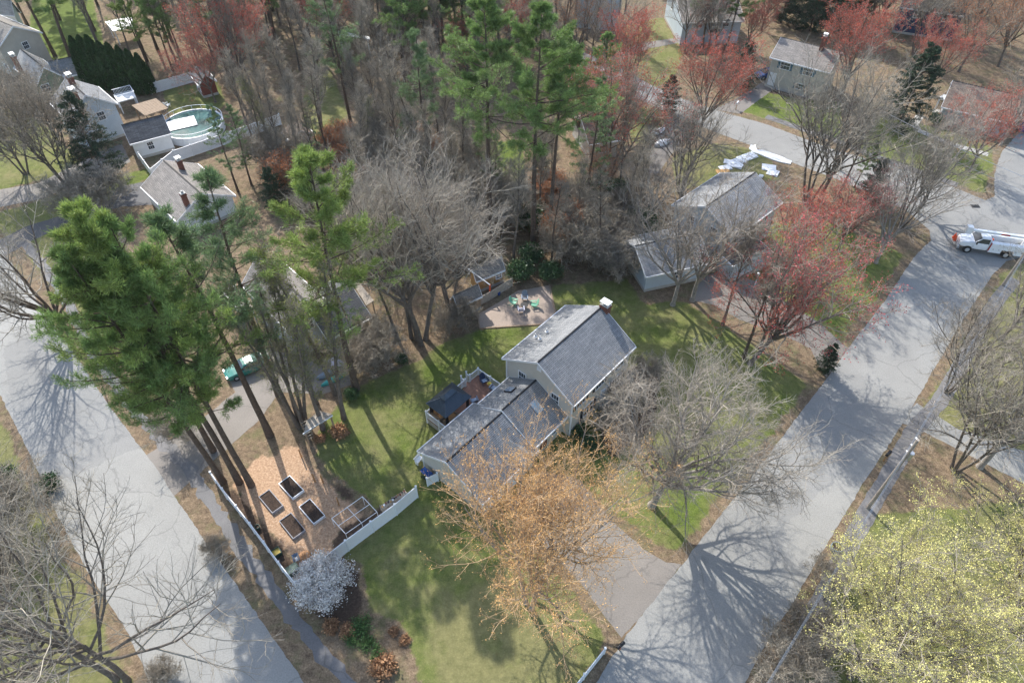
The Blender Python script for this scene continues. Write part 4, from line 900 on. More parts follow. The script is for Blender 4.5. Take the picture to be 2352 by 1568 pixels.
house_r('garden_shed', 'small white shed with brown roof among the bare trunks above the centre left', (671, 282), (691, 302), 3., (704, 290), 2., M['siding_white'], M['roof_b'], ov=.12, doors=[('g1', 1.2, 1.2, 1.7, M['siding_white'])])
house_r('garden_shed', 'dark red shed with grey roof at the end of the pool yard fence', (452, 150), (470, 172), 3.8, (434, 168), 2.5, M['red_wood'], M['roof'], ov=.25, wins=[('w1', 1.2, 1.4, .7, .9), ('w1', 3., 1.4, .7, .9)])
house_r('house', 'dark hip like roofed brown house behind the pines above the right centre', (1334, 272), (1405, 262), 4.8, None, 2.9, M['siding_tan'], M['roof_b'], W=7.5, wins=[('w1', 2, 1.6, 1., 1.1), ('w1', 6, 1.6, 1., 1.1)])
flat_roof('carport', 'bright white flat canopy in the wood at the top left', 'canopy', [(241, 50), (300, 38), (310, 58), (258, 68)], 3.0, M['whitep'], drop=.3, corr=6)
flat_roof('carport', 'narrow pale canopy roof in the wood at the top centre', 'canopy', [(772, 70), (848, 84), (850, 90), (776, 77)], 3.2, M['whitep'], drop=.1)
fence_run('plank_fence', 'weathered plank fence along the back of the gravel patio', [(1091, 688), (1124, 671), (1177, 638)], 1.3, M['grey_wood'], pitch=2.4, cap=False)
fence_run('vinyl_fence', 'white panel fence turning the corner between the garage and the brick chimney house', [(317, 351), (344, 388), (397, 346), (475, 320), (560, 291), (640, 262)], 1.8, pitch=2.5)
fence_run('vinyl_fence', 'white panel fence from the arborvitae hedge to the dark red shed', [(340, 193), (358, 188), (437, 166)], 1.8, pitch=2.5)
fence_run('vinyl_fence', 'short white panel fence in the wood right of the tallest pine trunk', [(1134, 413), (1160, 432), (1200, 452)], 1.8, pitch=2.5)
# round pool and its deck
pc = P(442, 284, 1.2); rp = 4.6
t = thing('swimming_pool', 'round above ground swimming pool with dark green cover and white rim', 'pool', (*pc, 0))
mb = MB(); n = 40; vs = []; fs = []
for r_, z in ((rp, 0), (rp, 1.25), (rp-.2, 1.25), (rp-.2, 1.1)): vs += [(r_*math.cos(6.2832*i/n), r_*math.sin(6.2832*i/n), z) for i in range(n)]
for k in range(3): fs += [(k*n+i, k*n+(i+1) % n, (k+1)*n+(i+1) % n, (k+1)*n+i) for i in range(n)]
mb.add(vs, fs); mb.build('wall', M['vinyl'], t)
mb = MB(); mb.cyl((0, 0, .05), (0, 0, 1.12), rp-.22, rp-.22, 40); mb.build('cover', M['water'], t)
mb = MB()
for i in range(0, n):
    a, b = 6.2832*i/n, 6.2832*(i+1)/n; mb.bar((rp*math.cos(a), rp*math.sin(a), 1.9), (rp*math.cos(b), rp*math.sin(b), 1.9), .06)
    if i % 2 == 0: mb.bar((rp*math.cos(a), rp*math.sin(a), 1.25), (rp*math.cos(a), rp*math.sin(a), 1.9), .05)
mb.build('railing', M['vinyl'], t)
t = thing('pool_deck', 'white raised deck between the white garage and the round pool', 'deck', P(372, 303, 1.3), R(28))
mb = MB()
for k in range(16): mb.box(.1, -.2+k*.2, 1.2, 5.2, -.02+k*.2, 1.25)
mb.build('floor', M['whitep'], t); mb = MB(); mb.box(.15, -.15, 0, 5.1, 2.9, 1.19); mb.build('skirt', M['grey_wood'], t)
rail_section(t, (.1, -.2), (.1, 3), 1.25, 2.1, step=.2)
t = thing('upper_deck', 'small white railed balcony on the corner of the pale blue house', 'balcony', P(283, 262), R(35))
mb = MB(); mb.box(0, 0, 1.9, 2.8, 2.6, 2.05); mb.build('floor', M['whitep'], t)
for a, b in (((0, 0), (2.8, 0)), ((0, 2.6), (2.8, 2.6)), ((2.8, 0), (2.8, 2.6))): rail_section(t, a, b, 2.05, 3., step=.2)
for x, y in ((.1, .1), (2.7, .1), (2.7, 2.5), (.1, 2.5)):
    mb = MB(); mb.box(x-.08, y-.08, 0, x+.08, y+.08, 1.9); mb.build('post', M['vinyl'], t)
for (u, v, rz, lab) in ((374, 252, 20, 'white round backed patio chair nearest the brown shelter'), (386, 246, -30, 'white round backed patio chair nearest the pool railing')):
    adirondack(lab, M['whitep'], (*P(u, v), 0), R(rz), 'white chairs by the pool')

# ------------------------------------------------------------------ vehicles
def wheel(parent, x, y, r, wd, s_, name='wheel'):
    w_ = thing_part = bpy.data.objects.new(name, None)
    mb = MB(); mb.cyl((x, y-wd/2, r), (x, y+wd/2, r), r, r, 20); o = mb.build(name, M['tyre'], parent)
    mb = MB(); mb.cyl((x, y+s_*(wd/2-.02), r), (x, y+s_*(wd/2+.015), r), r*.58, r*.52, 14); mb.cyl((x, y+s_*wd/2, r), (x, y+s_*(wd/2+.04), r), r*.15, r*.12, 8); mb.build('rim', M['rim'], o)
    bpy.data.objects.remove(w_)
    return o
def loft(secs):
    """secs: list of (x, [(y,z)...]) rings with equal counts"""
    mb = MB(); n = len(secs[0][1]); vs = [(x, y, z) for x, ring in secs for y, z in ring]; fs = []
    for k in range(len(secs)-1):
        fs += [(k*n+i, k*n+(i+1) % n, (k+1)*n+(i+1) % n, (k+1)*n+i) for i in range(n)]
    fs += [tuple(range(n-1, -1, -1)), tuple(range((len(secs)-1)*n, len(secs)*n))]
    return mb.add(vs, fs)
def ring(hw, z0, z1, tuck=.06, crown=.03):
    return [(-hw+tuck, z0), (hw-tuck, z0), (hw, z0+(z1-z0)*.35), (hw-.02, z1-.1), (hw-.1, z1), (0, z1+crown), (-hw+.1, z1), (-hw+.02, z1-.1), (-hw, z0+(z1-z0)*.35)]
def car(label, m, loc, rz, group=None, name='parked_car', ln=4.7, wd=1.8):
    t = thing(name, label, 'car', loc, rz, group); h = wd/2; s = ln/4.7
    loft([(s*x, ring(h*f, z0, z1)) for x, f, z0, z1 in ((-2.35, .8, .42, .82), (-2.2, .93, .26, .95), (-1.6, 1, .22, .98), (-.9, 1, .22, .96), (.9, 1, .22, .94), (1.5, .99, .22, .86), (2.1, .92, .26, .74), (2.35, .76, .36, .62))]).build('body', m, t, smooth=False)
    gl = lambda x, hw, z: [(-hw-.04, .88), (hw+.04, .88), (hw, .92), (hw*.93, z-.1), (hw*.8, z), (0, z+.01), (-hw*.8, z), (-hw*.93, z-.1), (-hw, .92)]
    loft([(s*x, gl(x, h*f, z)) for x, f, z in ((-1.75, .84, .98), (-1.1, .82, 1.34), (-.2, .82, 1.4), (.35, .82, 1.38), (1.15, .84, .95))]).build('window', M['glass'], t)
    loft([(s*x, [(-h*f, z-.05), (h*f, z-.05), (h*f, z), (h*f*.8, z+.045), (0, z+.06), (-h*f*.8, z+.045), (-h*f, z)]) for x, f, z in ((-1.15, .68, 1.33), (-.7, .7, 1.39), (.1, .7, 1.4), (.38, .68, 1.365))]).build('roof', m, t)
    mb = MB()
    for sy in (-1, 1):
        for x0, x1, z1_ in ((-1.75, -1.12, 1.32), (1.12, .36, 1.35), (-.25, -.22, 1.36)): mb.bar((s*x0, sy*h*.84, .95), (s*x1, sy*h*.72, z1_), .06)
    mb.build('pillar', m, t)
    for x in (-1.42, 1.42):
        for sy in (-1, 1): wheel(t, s*x, sy*(h-.1), .32, .22, sy)
    for sy in (-1, 1):
        mb = MB(); mb.ob((s*2.26, sy*h*.66, .64), (.12, .34, .13)); mb.build('headlight', M['metal'], t)
        mb = MB(); mb.ob((-s*2.3, sy*h*.68, .76), (.08, .3, .14)); mb.build('taillight', M['redp'], t)
        mb = MB(); mb.ob((s*.85, sy*(h+.06), .98), (.14, .16, .12)); mb.build('mirror', m, t)
    return t
def azof(a, b): return math.atan2(b[1]-a[1], b[0]-a[0])
a, b = P(524, 868), P(616, 830); car('dark green sedan parked on the driveway under the pines', M['sedan'], ((a[0]+b[0])/2, (a[1]+b[1])/2), azof(b, a))
car('dark blue car partly in view on the driveway of the beige split level house', M['bluecar'], P(1762, 176), R(200))
car('black car half hidden behind bare branches at the bottom left driveway', M['black'], P(20, 1330), R(10)) if False else None
car('dark blue car on the driveway beside the ranch house at the right edge', M['bluecar'], P(2348, 292), R(70))
# bucket truck
a, b = P(2892*.765625, 742*.765625), P(3003*.765625, 758*.765625)
tr = thing('bucket_truck', 'white utility bucket truck with long folded boom and two orange cones parked at the junction', 'truck', ((a[0]+b[0])/2, (a[1]+b[1])/2), azof(b, a))
# local +x = front; front axle x=2.2, rear axle x=-2.2
mb = MB(); mb.box(-4.4, -.45, .55, 3.2, .45, .8); mb.build('chassis', M['black'], tr)
loft([(x, ring(hw, z0, z1, .05, .05)) for x, hw, z0, z1 in ((1.75, .98, .75, 1.62), (2.4, .95, .75, 1.55), (3.0, .88, .8, 1.42), (3.25, .75, .85, 1.25))]).build('hood', M['truckw'], tr)
loft([(x, ring(hw, .7, z1, .05, .03)) for x, hw, z1 in ((.1, 1.05, 1.65), (1.75, 1.05, 1.62))]).build('cab', M['truckw'], tr)
loft([(x, [(-hw, 1.6), (hw, 1.6), (hw*.88, z), (-hw*.88, z)]) for x, hw, z in ((.14, 1.02, 2.2), (1.05, 1.02, 2.2), (1.75, 1.0, 1.66))]).build('windshield', M['glass'], tr)
mb = MB(); mb.box(.05, -.92, 2.2, 1.15, .92, 2.3); mb.build('cab_roof', M['truckw'], tr, bevel=.03)
for s_ in (-1, 1):
    mb = MB(); mb.bar((1.76, s_*.98, 1.64), (1.1, s_*.88, 2.24), .08); mb.bar((.14, s_*1.02, 1.6), (.14, s_*.9, 2.25), .1); mb.build('pillar', M['truckw'], tr)
    mb = MB(); mb.box(3.0, s_*.5-.17, .98, 3.24, s_*.5+.17, 1.16); mb.build('headlight', M['metal'], tr)
    mb = MB(); mb.box(1.6, s_*1.12, 1.55, 1.68, s_*1.36, 1.95); mb.build('mirror', M['black'], tr)
mb = MB(); mb.box(3.2, -1.05, .5, 3.42, 1.05, .8); mb.build('bumper', M['metal'], tr)
for s_ in (-1, 1):
    mb = MB(); y0, y1 = (s_*.62, s_*1.18)
    mb.box(-4.3, y0, 1.15, -.05, y1, 1.95); mb.box(-.05, y0, .62, -1.45, y1, 1.149); mb.box(-3.0, y0, .62, -4.3, y1, 1.149)
    for k, x in enumerate((-.08, -.78, -1.5, -2.9, -3.6)): mb.box(x-.66, y1, 1.2 if 1 < k < 3 else .7, x, y1+s_*.02, 1.88)
    mb.build('side_cabinet', M['truckw'], tr)
    mb = MB()
    for k in range(6): mb.box(-.5-k*.65, y1+s_*.02, 1.1, -.42-k*.65, y1+s_*.045, 1.18)
    mb.build('latch', M['black'], tr)
    mb = MB(); mb.box(-.045, s_*.98, .8, .0, s_*1.19, 1.9); mb.build('red_panel', M['redp'], tr)
mb = MB(); mb.box(-4.3, -.615, .85, -.05, .615, .95); mb.build('bed_floor', M['metal'], tr)
mb = MB()
rr = random.Random(8)
for k in range(16): mb.ob((rr.uniform(-4.1, -1.6), rr.uniform(-.45, .45), 1.05+rr.uniform(0, .2)), (rr.uniform(.2, .6), rr.uniform(.1, .3), rr.uniform(.1, .3)), rz=rr.uniform(0, 3))
mb.build('tools', M['black'], tr)
mb = MB(); mb.cyl((-.5, -.2, .95), (-.5, -.2, 1.7), .14, .14, 12); mb.build('water_cooler', M['orange'], tr)
mb = MB(); mb.cyl((-3.9, 0, .95), (-3.9, 0, 2.75), .3, .24, 12); mb.box(-4.2, -.35, 2.5, -3.6, .35, 3.0); mb.build('turret', M['truckw'], tr)
mb = MB(); mb.box(-4.3, .05, 2.7, 1.9, .35, 3.02); mb.box(-4.5, .42, 2.95, 2.9, .68, 3.2); mb.build('boom', M['truckw'], tr)
mb = MB(); mb.box(-1.6, .68, 2.98, -.6, .7, 3.17); mb.build('boom_marking', M['redp'], tr)
mb = MB(); mb.box(2.6, .0, 2.5, 3.3, .7, 3.45); mb.build('bucket', M['whitep'], tr, bevel=.05)
mb = MB(); mb.cyl((-4.9, .2, 1.6), (-4.9, .2, 2.4), .4, .4, 14); mb.build('hose_reel', M['yellow'], tr)
for x, dual in ((2.2, 0), (-2.2, 1)):
    for s_ in (-1, 1): wheel(tr, x, s_*(.95 if dual else .98), .48, .42 if dual else .28, s_)
for k, y in enumerate((-.75, -.25)):
    mb = MB(); mb.cyl((3.55, y, .75), (3.55, y, 1.45), .2, .05, 12); mb.box(3.35, y-.2, .7, 3.75, y+.2, .76); o = mb.build('traffic_cone', M['orange']); o.location = tr.location; o.rotation_euler = tr.rotation_euler
    tag(o, ('orange traffic cone on the front bumper of the bucket truck nearest the headlight', 'orange traffic cone on the front bumper of the bucket truck nearest its middle')[k], 'traffic cone', 'cones on the truck bumper')
# boats, boards and sheets
def canoe(label, m, a, b, wd=.75, h=.38, name='canoe', z=0.02, inv=True):
    A, B_ = P(*a), P(*b); ln = math.dist(A, B_); mb = MB(); secs = []
    for k in range(13):
        x = -ln/2+ln*k/12; f = max(.03, 1-abs(2*x/ln)**2.4); hw = wd/2*f; hh = h*(.75+.25*f)
        secs.append((x, [(-hw, 0), (-hw*.95, hh*.5), (-hw*.6, hh*.88), (0, hh), (hw*.6, hh*.88), (hw*.95, hh*.5), (hw, 0)]))
    o = loft(secs).build(name, m, smooth=True); o.location = ((A[0]+B_[0])/2, (A[1]+B_[1])/2, z); o.rotation_euler = (0, 0, azof(A, B_)); return tag(o, label, name)
canoe('teal overturned canoe lying behind the thin trunks beside the lawn', M['teal'], (738, 888), (798, 856))
canoe('dark grey overturned rowing boat beside the teal canoe', M['bluegrey'], (728, 872), (770, 852), .9, .45)
flat_roof('trailer_canopy', 'grey and white canvas canopy behind the teal canoe', 'canopy', [(752, 828), (779, 812), (789, 828), (764, 843)], 1.9, M['lilac'], drop=.35)
q7 = lambda x, y: ((2080+x/5.88)*.765625, (380+y/5.88)*.765625)
for i, (x, y, wd, dp, rz, lab) in enumerate(((1000, 530, 1.9, 1.5, 30, 'white panel on the lawn nearest the road in the row by the pale house'), (880, 575, 1.6, 1.5, 30, 'white panel second from the road in the row on the lawn'), (800, 620, 1.6, 1.5, 30, 'white panel in the middle of the row on the lawn'), (745, 690, 2.0, 1.3, -30, 'white panel nearest the roof corner in the row on the lawn'), (650, 640, 1.9, 1.1, -20, 'pale blue white panel at the left end of the row on the lawn'),
        (560, 740, 1.8, 1.2, 20, 'white panel beside the tan board behind the pale house roof'), (520, 800, 2.0, .9, 5, 'tan board leaning at the far corner of the pale house roof'), (1330, 735, 2.0, 1.5, -15, 'white panel on the lawn right of the roof nearest the road'), (1400, 825, 1.6, 1.5, -30, 'crumpled white panel on the lawn right of the roof'), (1190, 885, .7, .6, 60, 'small white box on the lawn beside the roof ridge'))):
    mb = MB(); mb.ob((0, 0, .12), (wd, dp, .08), rx=R(4)); mb.ob((wd*.2, -dp*.1, .2), (wd*.5, dp*.7, .05), rz=.3)
    for k in range(3): mb.ob((-wd/2+wd*(k+.5)/3, 0, .19), (.06, dp*.96, .05))
    o = mb.build('plastic_sheet' if i != 6 else 'plywood_sheet', M['whitep'] if i != 6 else M['orange_wood']); o.location = (*P(*q7(x, y)), 0); o.rotation_euler = (0, 0, R(rz)); tag(o, lab, 'panel' if i != 6 else 'board', 'white panels laid on the lawn')
cl = [(1050, 335), (1040, 400), (1085, 445), (1180, 465), (1290, 505), (1420, 555), (1540, 595), (1640, 630), (1720, 650)]
W = [Vector(P(*q7(*p))) for p in cl]; mb = MB()
wid = [.35, .55, .5, .6, .7, .75, .7, .5, .4]; vs = []; fs = []
for i, p in enumerate(W):
    tt = (W[min(i+1, 8)]-W[max(i-1, 0)]).normalized(); n_ = Vector((-tt.y, tt.x))*wid[i]
    for s_, z in ((-1, .02), (-.96, .16), (-.55, .1), (.5, .13), (.96, .24), (1, .02)): vs.append((p.x+n_.x*s_-W[0].x, p.y+n_.y*s_-W[0].y, z))
for i in range(8): fs += [(i*6+k, i*6+(k+1) % 6, (i+1)*6+(k+1) % 6, (i+1)*6+k) for k in range(6)]
fs += [(0, 1, 2, 3, 4, 5), (48, 49, 50, 51, 52, 53)]
mb.add(vs, fs); o = mb.build('white_sheeting', M['whitep']); o.location = (W[0].x, W[0].y, 0); tag(o, 'long curved roll of white sheeting laid along the verge of the upper road', 'sheeting')
for (u, v, rz, lab) in ((1508, 305, 20, 'white upturned dinghy nearest the road behind the red stemmed tree'), (1520, 330, 40, 'white upturned dinghy farther from the road behind the red stemmed tree')):
    a = P(u, v); o = canoe(lab, M['whitep'], (u-18, v+8), (u+18, v-6), 1.3, .6, 'dinghy'); o['group'] = 'white dinghies on the lawn'

# ------------------------------------------------------------------ poles, wires, mail boxes
def upole(name, label, u, v, h, arm=0., base=None):
    x, y = base or P(u, v, h); t = thing(name, label, 'utility pole', (x, y), 0)
    mb = MB(); mb.cyl((0, 0, 0), (0, 0, h), .17, .12, 12); mb.build('pole', M['galv'], t)
    mb = MB(); mb.cyl((.28, 0, h-2.6), (.28, 0, h-1.8), .22, .22, 12); mb.build('transformer', M['metal'], t)
    mb = MB()
    for k in range(3): mb.cyl((0, .14, h-.1-k*.9), (0, .3, h-.1-k*.9), .05, .07, 8)
    mb.build('insulator', M['whitep'], t)
    return Vector((x, y, h))
pA = upole('utility_pole', 'grey utility pole leaning over the path beside the black mailbox and yellow tree', 2109, 1010, 10.5)
bx = P(2303, 655); pB = upole('utility_pole', 'bare wooden utility pole beside the tail of the bucket truck', 0, 0, 10.5, base=bx)
pC = upole('utility_pole', 'utility pole standing inside the big bare tree across the upper road', 1985, 232, 10.5)
pD = Vector((*P(1560, 1935, 10.2), 10.2)); pE = Vector((*P(2560, 488, 10), 10))
def wire(label, a, b, r, sag=.5, n=24, m=None):
    a, b = Vector(a), Vector(b); mb = MB(); pts = [(a.lerp(b, k/n)-Vector((0, 0, sag*4*(k/n)*(1-k/n)))-a) for k in range(n+1)]
    mb.tube(pts, r, 5); o = mb.build('power_line', m or M['black']); o.location = a; return tag(o, label, 'cable', 'overhead cables')
for k, (dz, r, lab) in enumerate(((-.1, .006, 'top'), (-1., .006, 'middle'), (-1.9, .01, 'thick lowest'))):
    d = Vector((.0, .25, dz))
    wire(lab+' overhead cable running from the mailbox pole down the right road edge', pA+d, pD+d, r, .6, m=M['bluegrey'])
    wire(lab+' overhead cable between the mailbox pole and the pole at the truck', pA+d, pB+d, r, .5, m=M['bluegrey'])
wire('thick pale overhead cable crossing the trees along the upper road at the right', pC, pE, .03, .6, m=M['metal'])
wire('thin overhead cable below the thick one along the upper road', pC+Vector((0, 0, -1.6)), pE+Vector((0, 0, -1.6)), .02, .6, m=M['metal'])
def mailbox(label, xy, rz, m, h=1.05):
    t = thing('mailbox', label, 'mailbox', (*xy, 0), rz)
    mb = MB(); mb.box(-.05, -.05, 0, .05, .05, h); mb.build('post', M['cedar'], t)
    mb = MB(); pr_ = [(-.14, h), (.14, h), (.14, h+.15)]+[(.14*math.cos(a*math.pi/6), h+.15+.14*math.sin(a*math.pi/6)) for a in range(1, 6)]+[(-.14, h+.15)]
    mb.yprism(pr_, -.42, .3); mb.build('box', m, t)
    mb = MB(); mb.box(.145, -.3, h+.05, .16, -.26, h+.3); mb.build('flag', M['redp'], t)
mailbox('black mailbox on a wooden post at the corner of the lawn and main driveway', P(1423, 1492), R(-50), M['black'])
mailbox('black mailbox on a wooden post on the grass strip beside the leaning utility pole', P(2029, 1058), R(130), M['black'])
mailbox('white mailbox on a post beside the upper road opposite the red maple', P(1690, 252), R(150), M['whitep'])
mailbox('dark mailbox on the near side of the upper road by the red maple', P(1631, 292), R(-20), M['black'])
t = thing('street_sign', 'green street name sign on a post at the road junction', 'street sign', P(2110, 470))
mb = MB(); mb.cyl((0, 0, 0), (0, 0, 2.7), .03, .03, 8); mb.build('post', M['metal'], t)
mb = MB(); mb.box(-.45, -.015, 2.7, .45, .015, 2.9); mb.build('blade', mat('sign_green', (.02, .22, .1), .4), t)
mb = MB(); mb.box(-.015, -.45, 2.92, .015, .45, 3.1); mb.build('blade', MATS['sign_green'], t)
t = thing('lamp_post', 'white garden lamp post at the bend of the pale house driveway', 'lamp post', P(1731, 662))
mb = MB(); mb.cyl((0, 0, 0), (0, 0, 2.), .05, .05, 10); mb.build('post', M['vinyl'], t)
mb = MB(); mb.cyl((0, 0, 2.), (0, 0, 2.35), .1, .15, 8); mb.cyl((0, 0, 2.35), (0, 0, 2.5), .18, .03, 8); mb.build('lantern', M['whitep'], t)
t = thing('barrel_planter', 'blue grey half barrel planter at the edge of the road by the yellow tree', 'planter', P(1918, 1262))
mb = MB(); n = 20; vs = []; fs = []
for r_, z in ((.42, 0), (.5, .3), (.48, .6), (.43, .6), (.42, .4)): vs += [(r_*math.cos(6.2832*i/n), r_*math.sin(6.2832*i/n), z) for i in range(n)]
for k in range(4): fs += [(k*n+i, k*n+(i+1) % n, (k+1)*n+(i+1) % n, (k+1)*n+i) for i in range(n)]
mb.add(vs, fs); mb.build('side', M['bluegrey'], t); mb = MB(); mb.cyl((0, 0, .02), (0, 0, .45), .4, .42, 16); mb.build('soil', M['soil'], t)
t = thing('boom_pole', 'long white pole with orange end rising between the two sheds', 'pole', (0, 0, 0))
a, b = Vector((*P(1068, 612, 3.4), 3.4)), Vector((*P(1125, 654, 2.2), 2.2)); t.location = b; mb = MB(); mb.cyl(a-b, (0, 0, 0), .07, .07, 8); mb.build('pole', M['whitep'], t)
mb = MB(); mb.cyl((0, 0, 0), (0, 0, -2.2), .1, .1, 8); mb.build('stand', M['orange'], t)
rr = random.Random(4)
for (x, y, lab, m) in ((1680, 1075, 'bright blue bucket lying on the patio side of the plank fence', 'bluecar'),):
    t = MB(); t.cyl((0, 0, 0), (0, 0, .35), .16, .2, 14); o = t.build('bucket', M[m]); o.location = (*P((1240+x/6.534)*.765625, (720+y/6.534)*.765625), .02); tag(o, lab, 'bucket')
for (u, v, lab, m) in ((1040, 492, 'yellow plastic slide lying on the brown leaves under the bare tree', 'yellow'), (967, 496, 'grey plank lying on the brown leaves under the bare tree', 'grey_wood'), (1105, 545, 'dark log pile among the bare branches above the sheds', 'brown_wood')):
    mb = MB()
    if m == 'brown_wood':
        for k in range(14): mb.cyl((-1.2, -.6+.2*(k % 7), .12+.2*(k//7)), (1.2, -.6+.2*(k % 7), .12+.2*(k//7)), .1, .1, 8)
    elif m == 'yellow': mb.ob((0, 0, .35), (.7, 2.2, .08), rx=.2); mb.ob((-.35, 0, .45), (.06, 2.2, .2), rx=.2); mb.ob((.35, 0, .45), (.06, 2.2, .2), rx=.2)
    else: mb.ob((0, 0, .1), (.7, 2.4, .12)); mb.ob((0, .3, .2), (.5, 1.6, .05))
    o = mb.build({'yellow': 'plastic_slide', 'grey_wood': 'plank', 'brown_wood': 'log_pile'}[m], M[m]); o.location = (*P(u, v), 0); o.rotation_euler = (0, 0, .3); tag(o, lab, {'yellow': 'slide', 'grey_wood': 'plank', 'brown_wood': 'logs'}[m])
print('LIGHTWORK DONE', len(bpy.data.objects))

# ------------------------------------------------------------------ trees
def unit(a): return a/np.maximum(np.linalg.norm(a, axis=-1, keepdims=True), 1e-9)
def perps(T):
    ref = np.where(np.abs(T[..., 2:3]) < .9, np.array([0, 0, 1.]), np.array([1., 0, 0]))
    A = unit(np.cross(T, ref)); return A, np.cross(T, A)
def grow(st, dr, ln, K, wander, up, g):
    """polylines (N,K,3) from starts, directions and lengths; up = pull towards +z per step"""
    N_ = len(st); Pp = np.zeros((N_, K, 3)); Pp[:, 0] = st; d = unit(dr); s_ = (ln/(K-1))[:, None]
    for k in range(1, K):
        d = unit(d+g.normal(0, wander, (N_, 3))+np.array([0, 0, 1.])*up)
        Pp[:, k] = Pp[:, k-1]+d*s_
    return Pp
def tubes(Pp, Rr, sides):
    N_, K, _ = Pp.shape; T = unit(Pp[:, -1]-Pp[:, 0])[:, None]; A, B_ = perps(T)
    an = np.arange(sides)*2*np.pi/sides
    V = Pp[:, :, None, :]+Rr[:, :, None, None]*(A[:, :, None, :]*np.cos(an)[None, None, :, None]+B_[:, :, None, :]*np.sin(an)[None, None, :, None])
    idx = np.arange(N_*K*sides).reshape(N_, K, sides); a = idx[:, :-1]; b = idx[:, 1:]
    F_ = np.stack([a, np.roll(a, -1, 2), np.roll(b, -1, 2), b], -1).reshape(-1, 4)
    return V.reshape(-1, 3), F_
def kids(Pp, Rr, Ln, m, t0, t1, ang, g, even=True):
    """m children on every polyline: start, direction, parent t, parent radius, parent length"""
    N_, K, _ = Pp.shape
    t = t0+(t1-t0)*((np.arange(m)[None]+g.uniform(.1, .9, (N_, m)))/m if even else g.uniform(0, 1, (N_, m)))
    x = t*(K-1); i = np.clip(x.astype(int), 0, K-2); f = x-i; n = np.arange(N_)[:, None]
    p = Pp[n, i]*(1-f)[..., None]+Pp[n, i+1]*f[..., None]; T = unit(Pp[n, i+1]-Pp[n, i]); r = Rr[n, i]*(1-f)+Rr[n, i+1]*f
    A, B_ = perps(T); az = np.arange(m)[None]*2.4+g.uniform(0, 6.28, (N_, 1))+g.normal(0, .4, (N_, m)); a = g.uniform(ang[0], ang[1], (N_, m))
    d = T*np.cos(a)[..., None]+(A*np.cos(az)[..., None]+B_*np.sin(az)[..., None])*np.sin(a)[..., None]
    L_ = np.repeat(Ln[:, None], m, 1)
    return p.reshape(-1, 3), d.reshape(-1, 3), t.ravel(), r.ravel(), L_.ravel()
def taper(N_, K, r0, r1): 
    s_ = np.linspace(0, 1, K)[None]; return r0[:, None]*(1-s_)+r1[:, None]*s_
def cards(pos, size, per, spread, g, aspect=1., outward=None, bias=0.):
    """small leaf shaped quads scattered round points"""
    N_ = len(pos)*per; c = np.repeat(pos, per, 0)+g.normal(0, spread, (N_, 3)); d = unit(g.normal(0, 1, (N_, 3))+np.array([0, 0, bias]))
    e = unit(np.cross(d, g.normal(0, 1, (N_, 3)))); s_ = size*g.uniform(.6, 1.4, (N_, 1))
    V = np.stack([c-d*s_*.5*aspect, c+e*s_*.4, c+d*s_*.5*aspect, c-e*s_*.4], 1)
    return V.reshape(-1, 3), np.arange(N_*4).reshape(-1, 4)
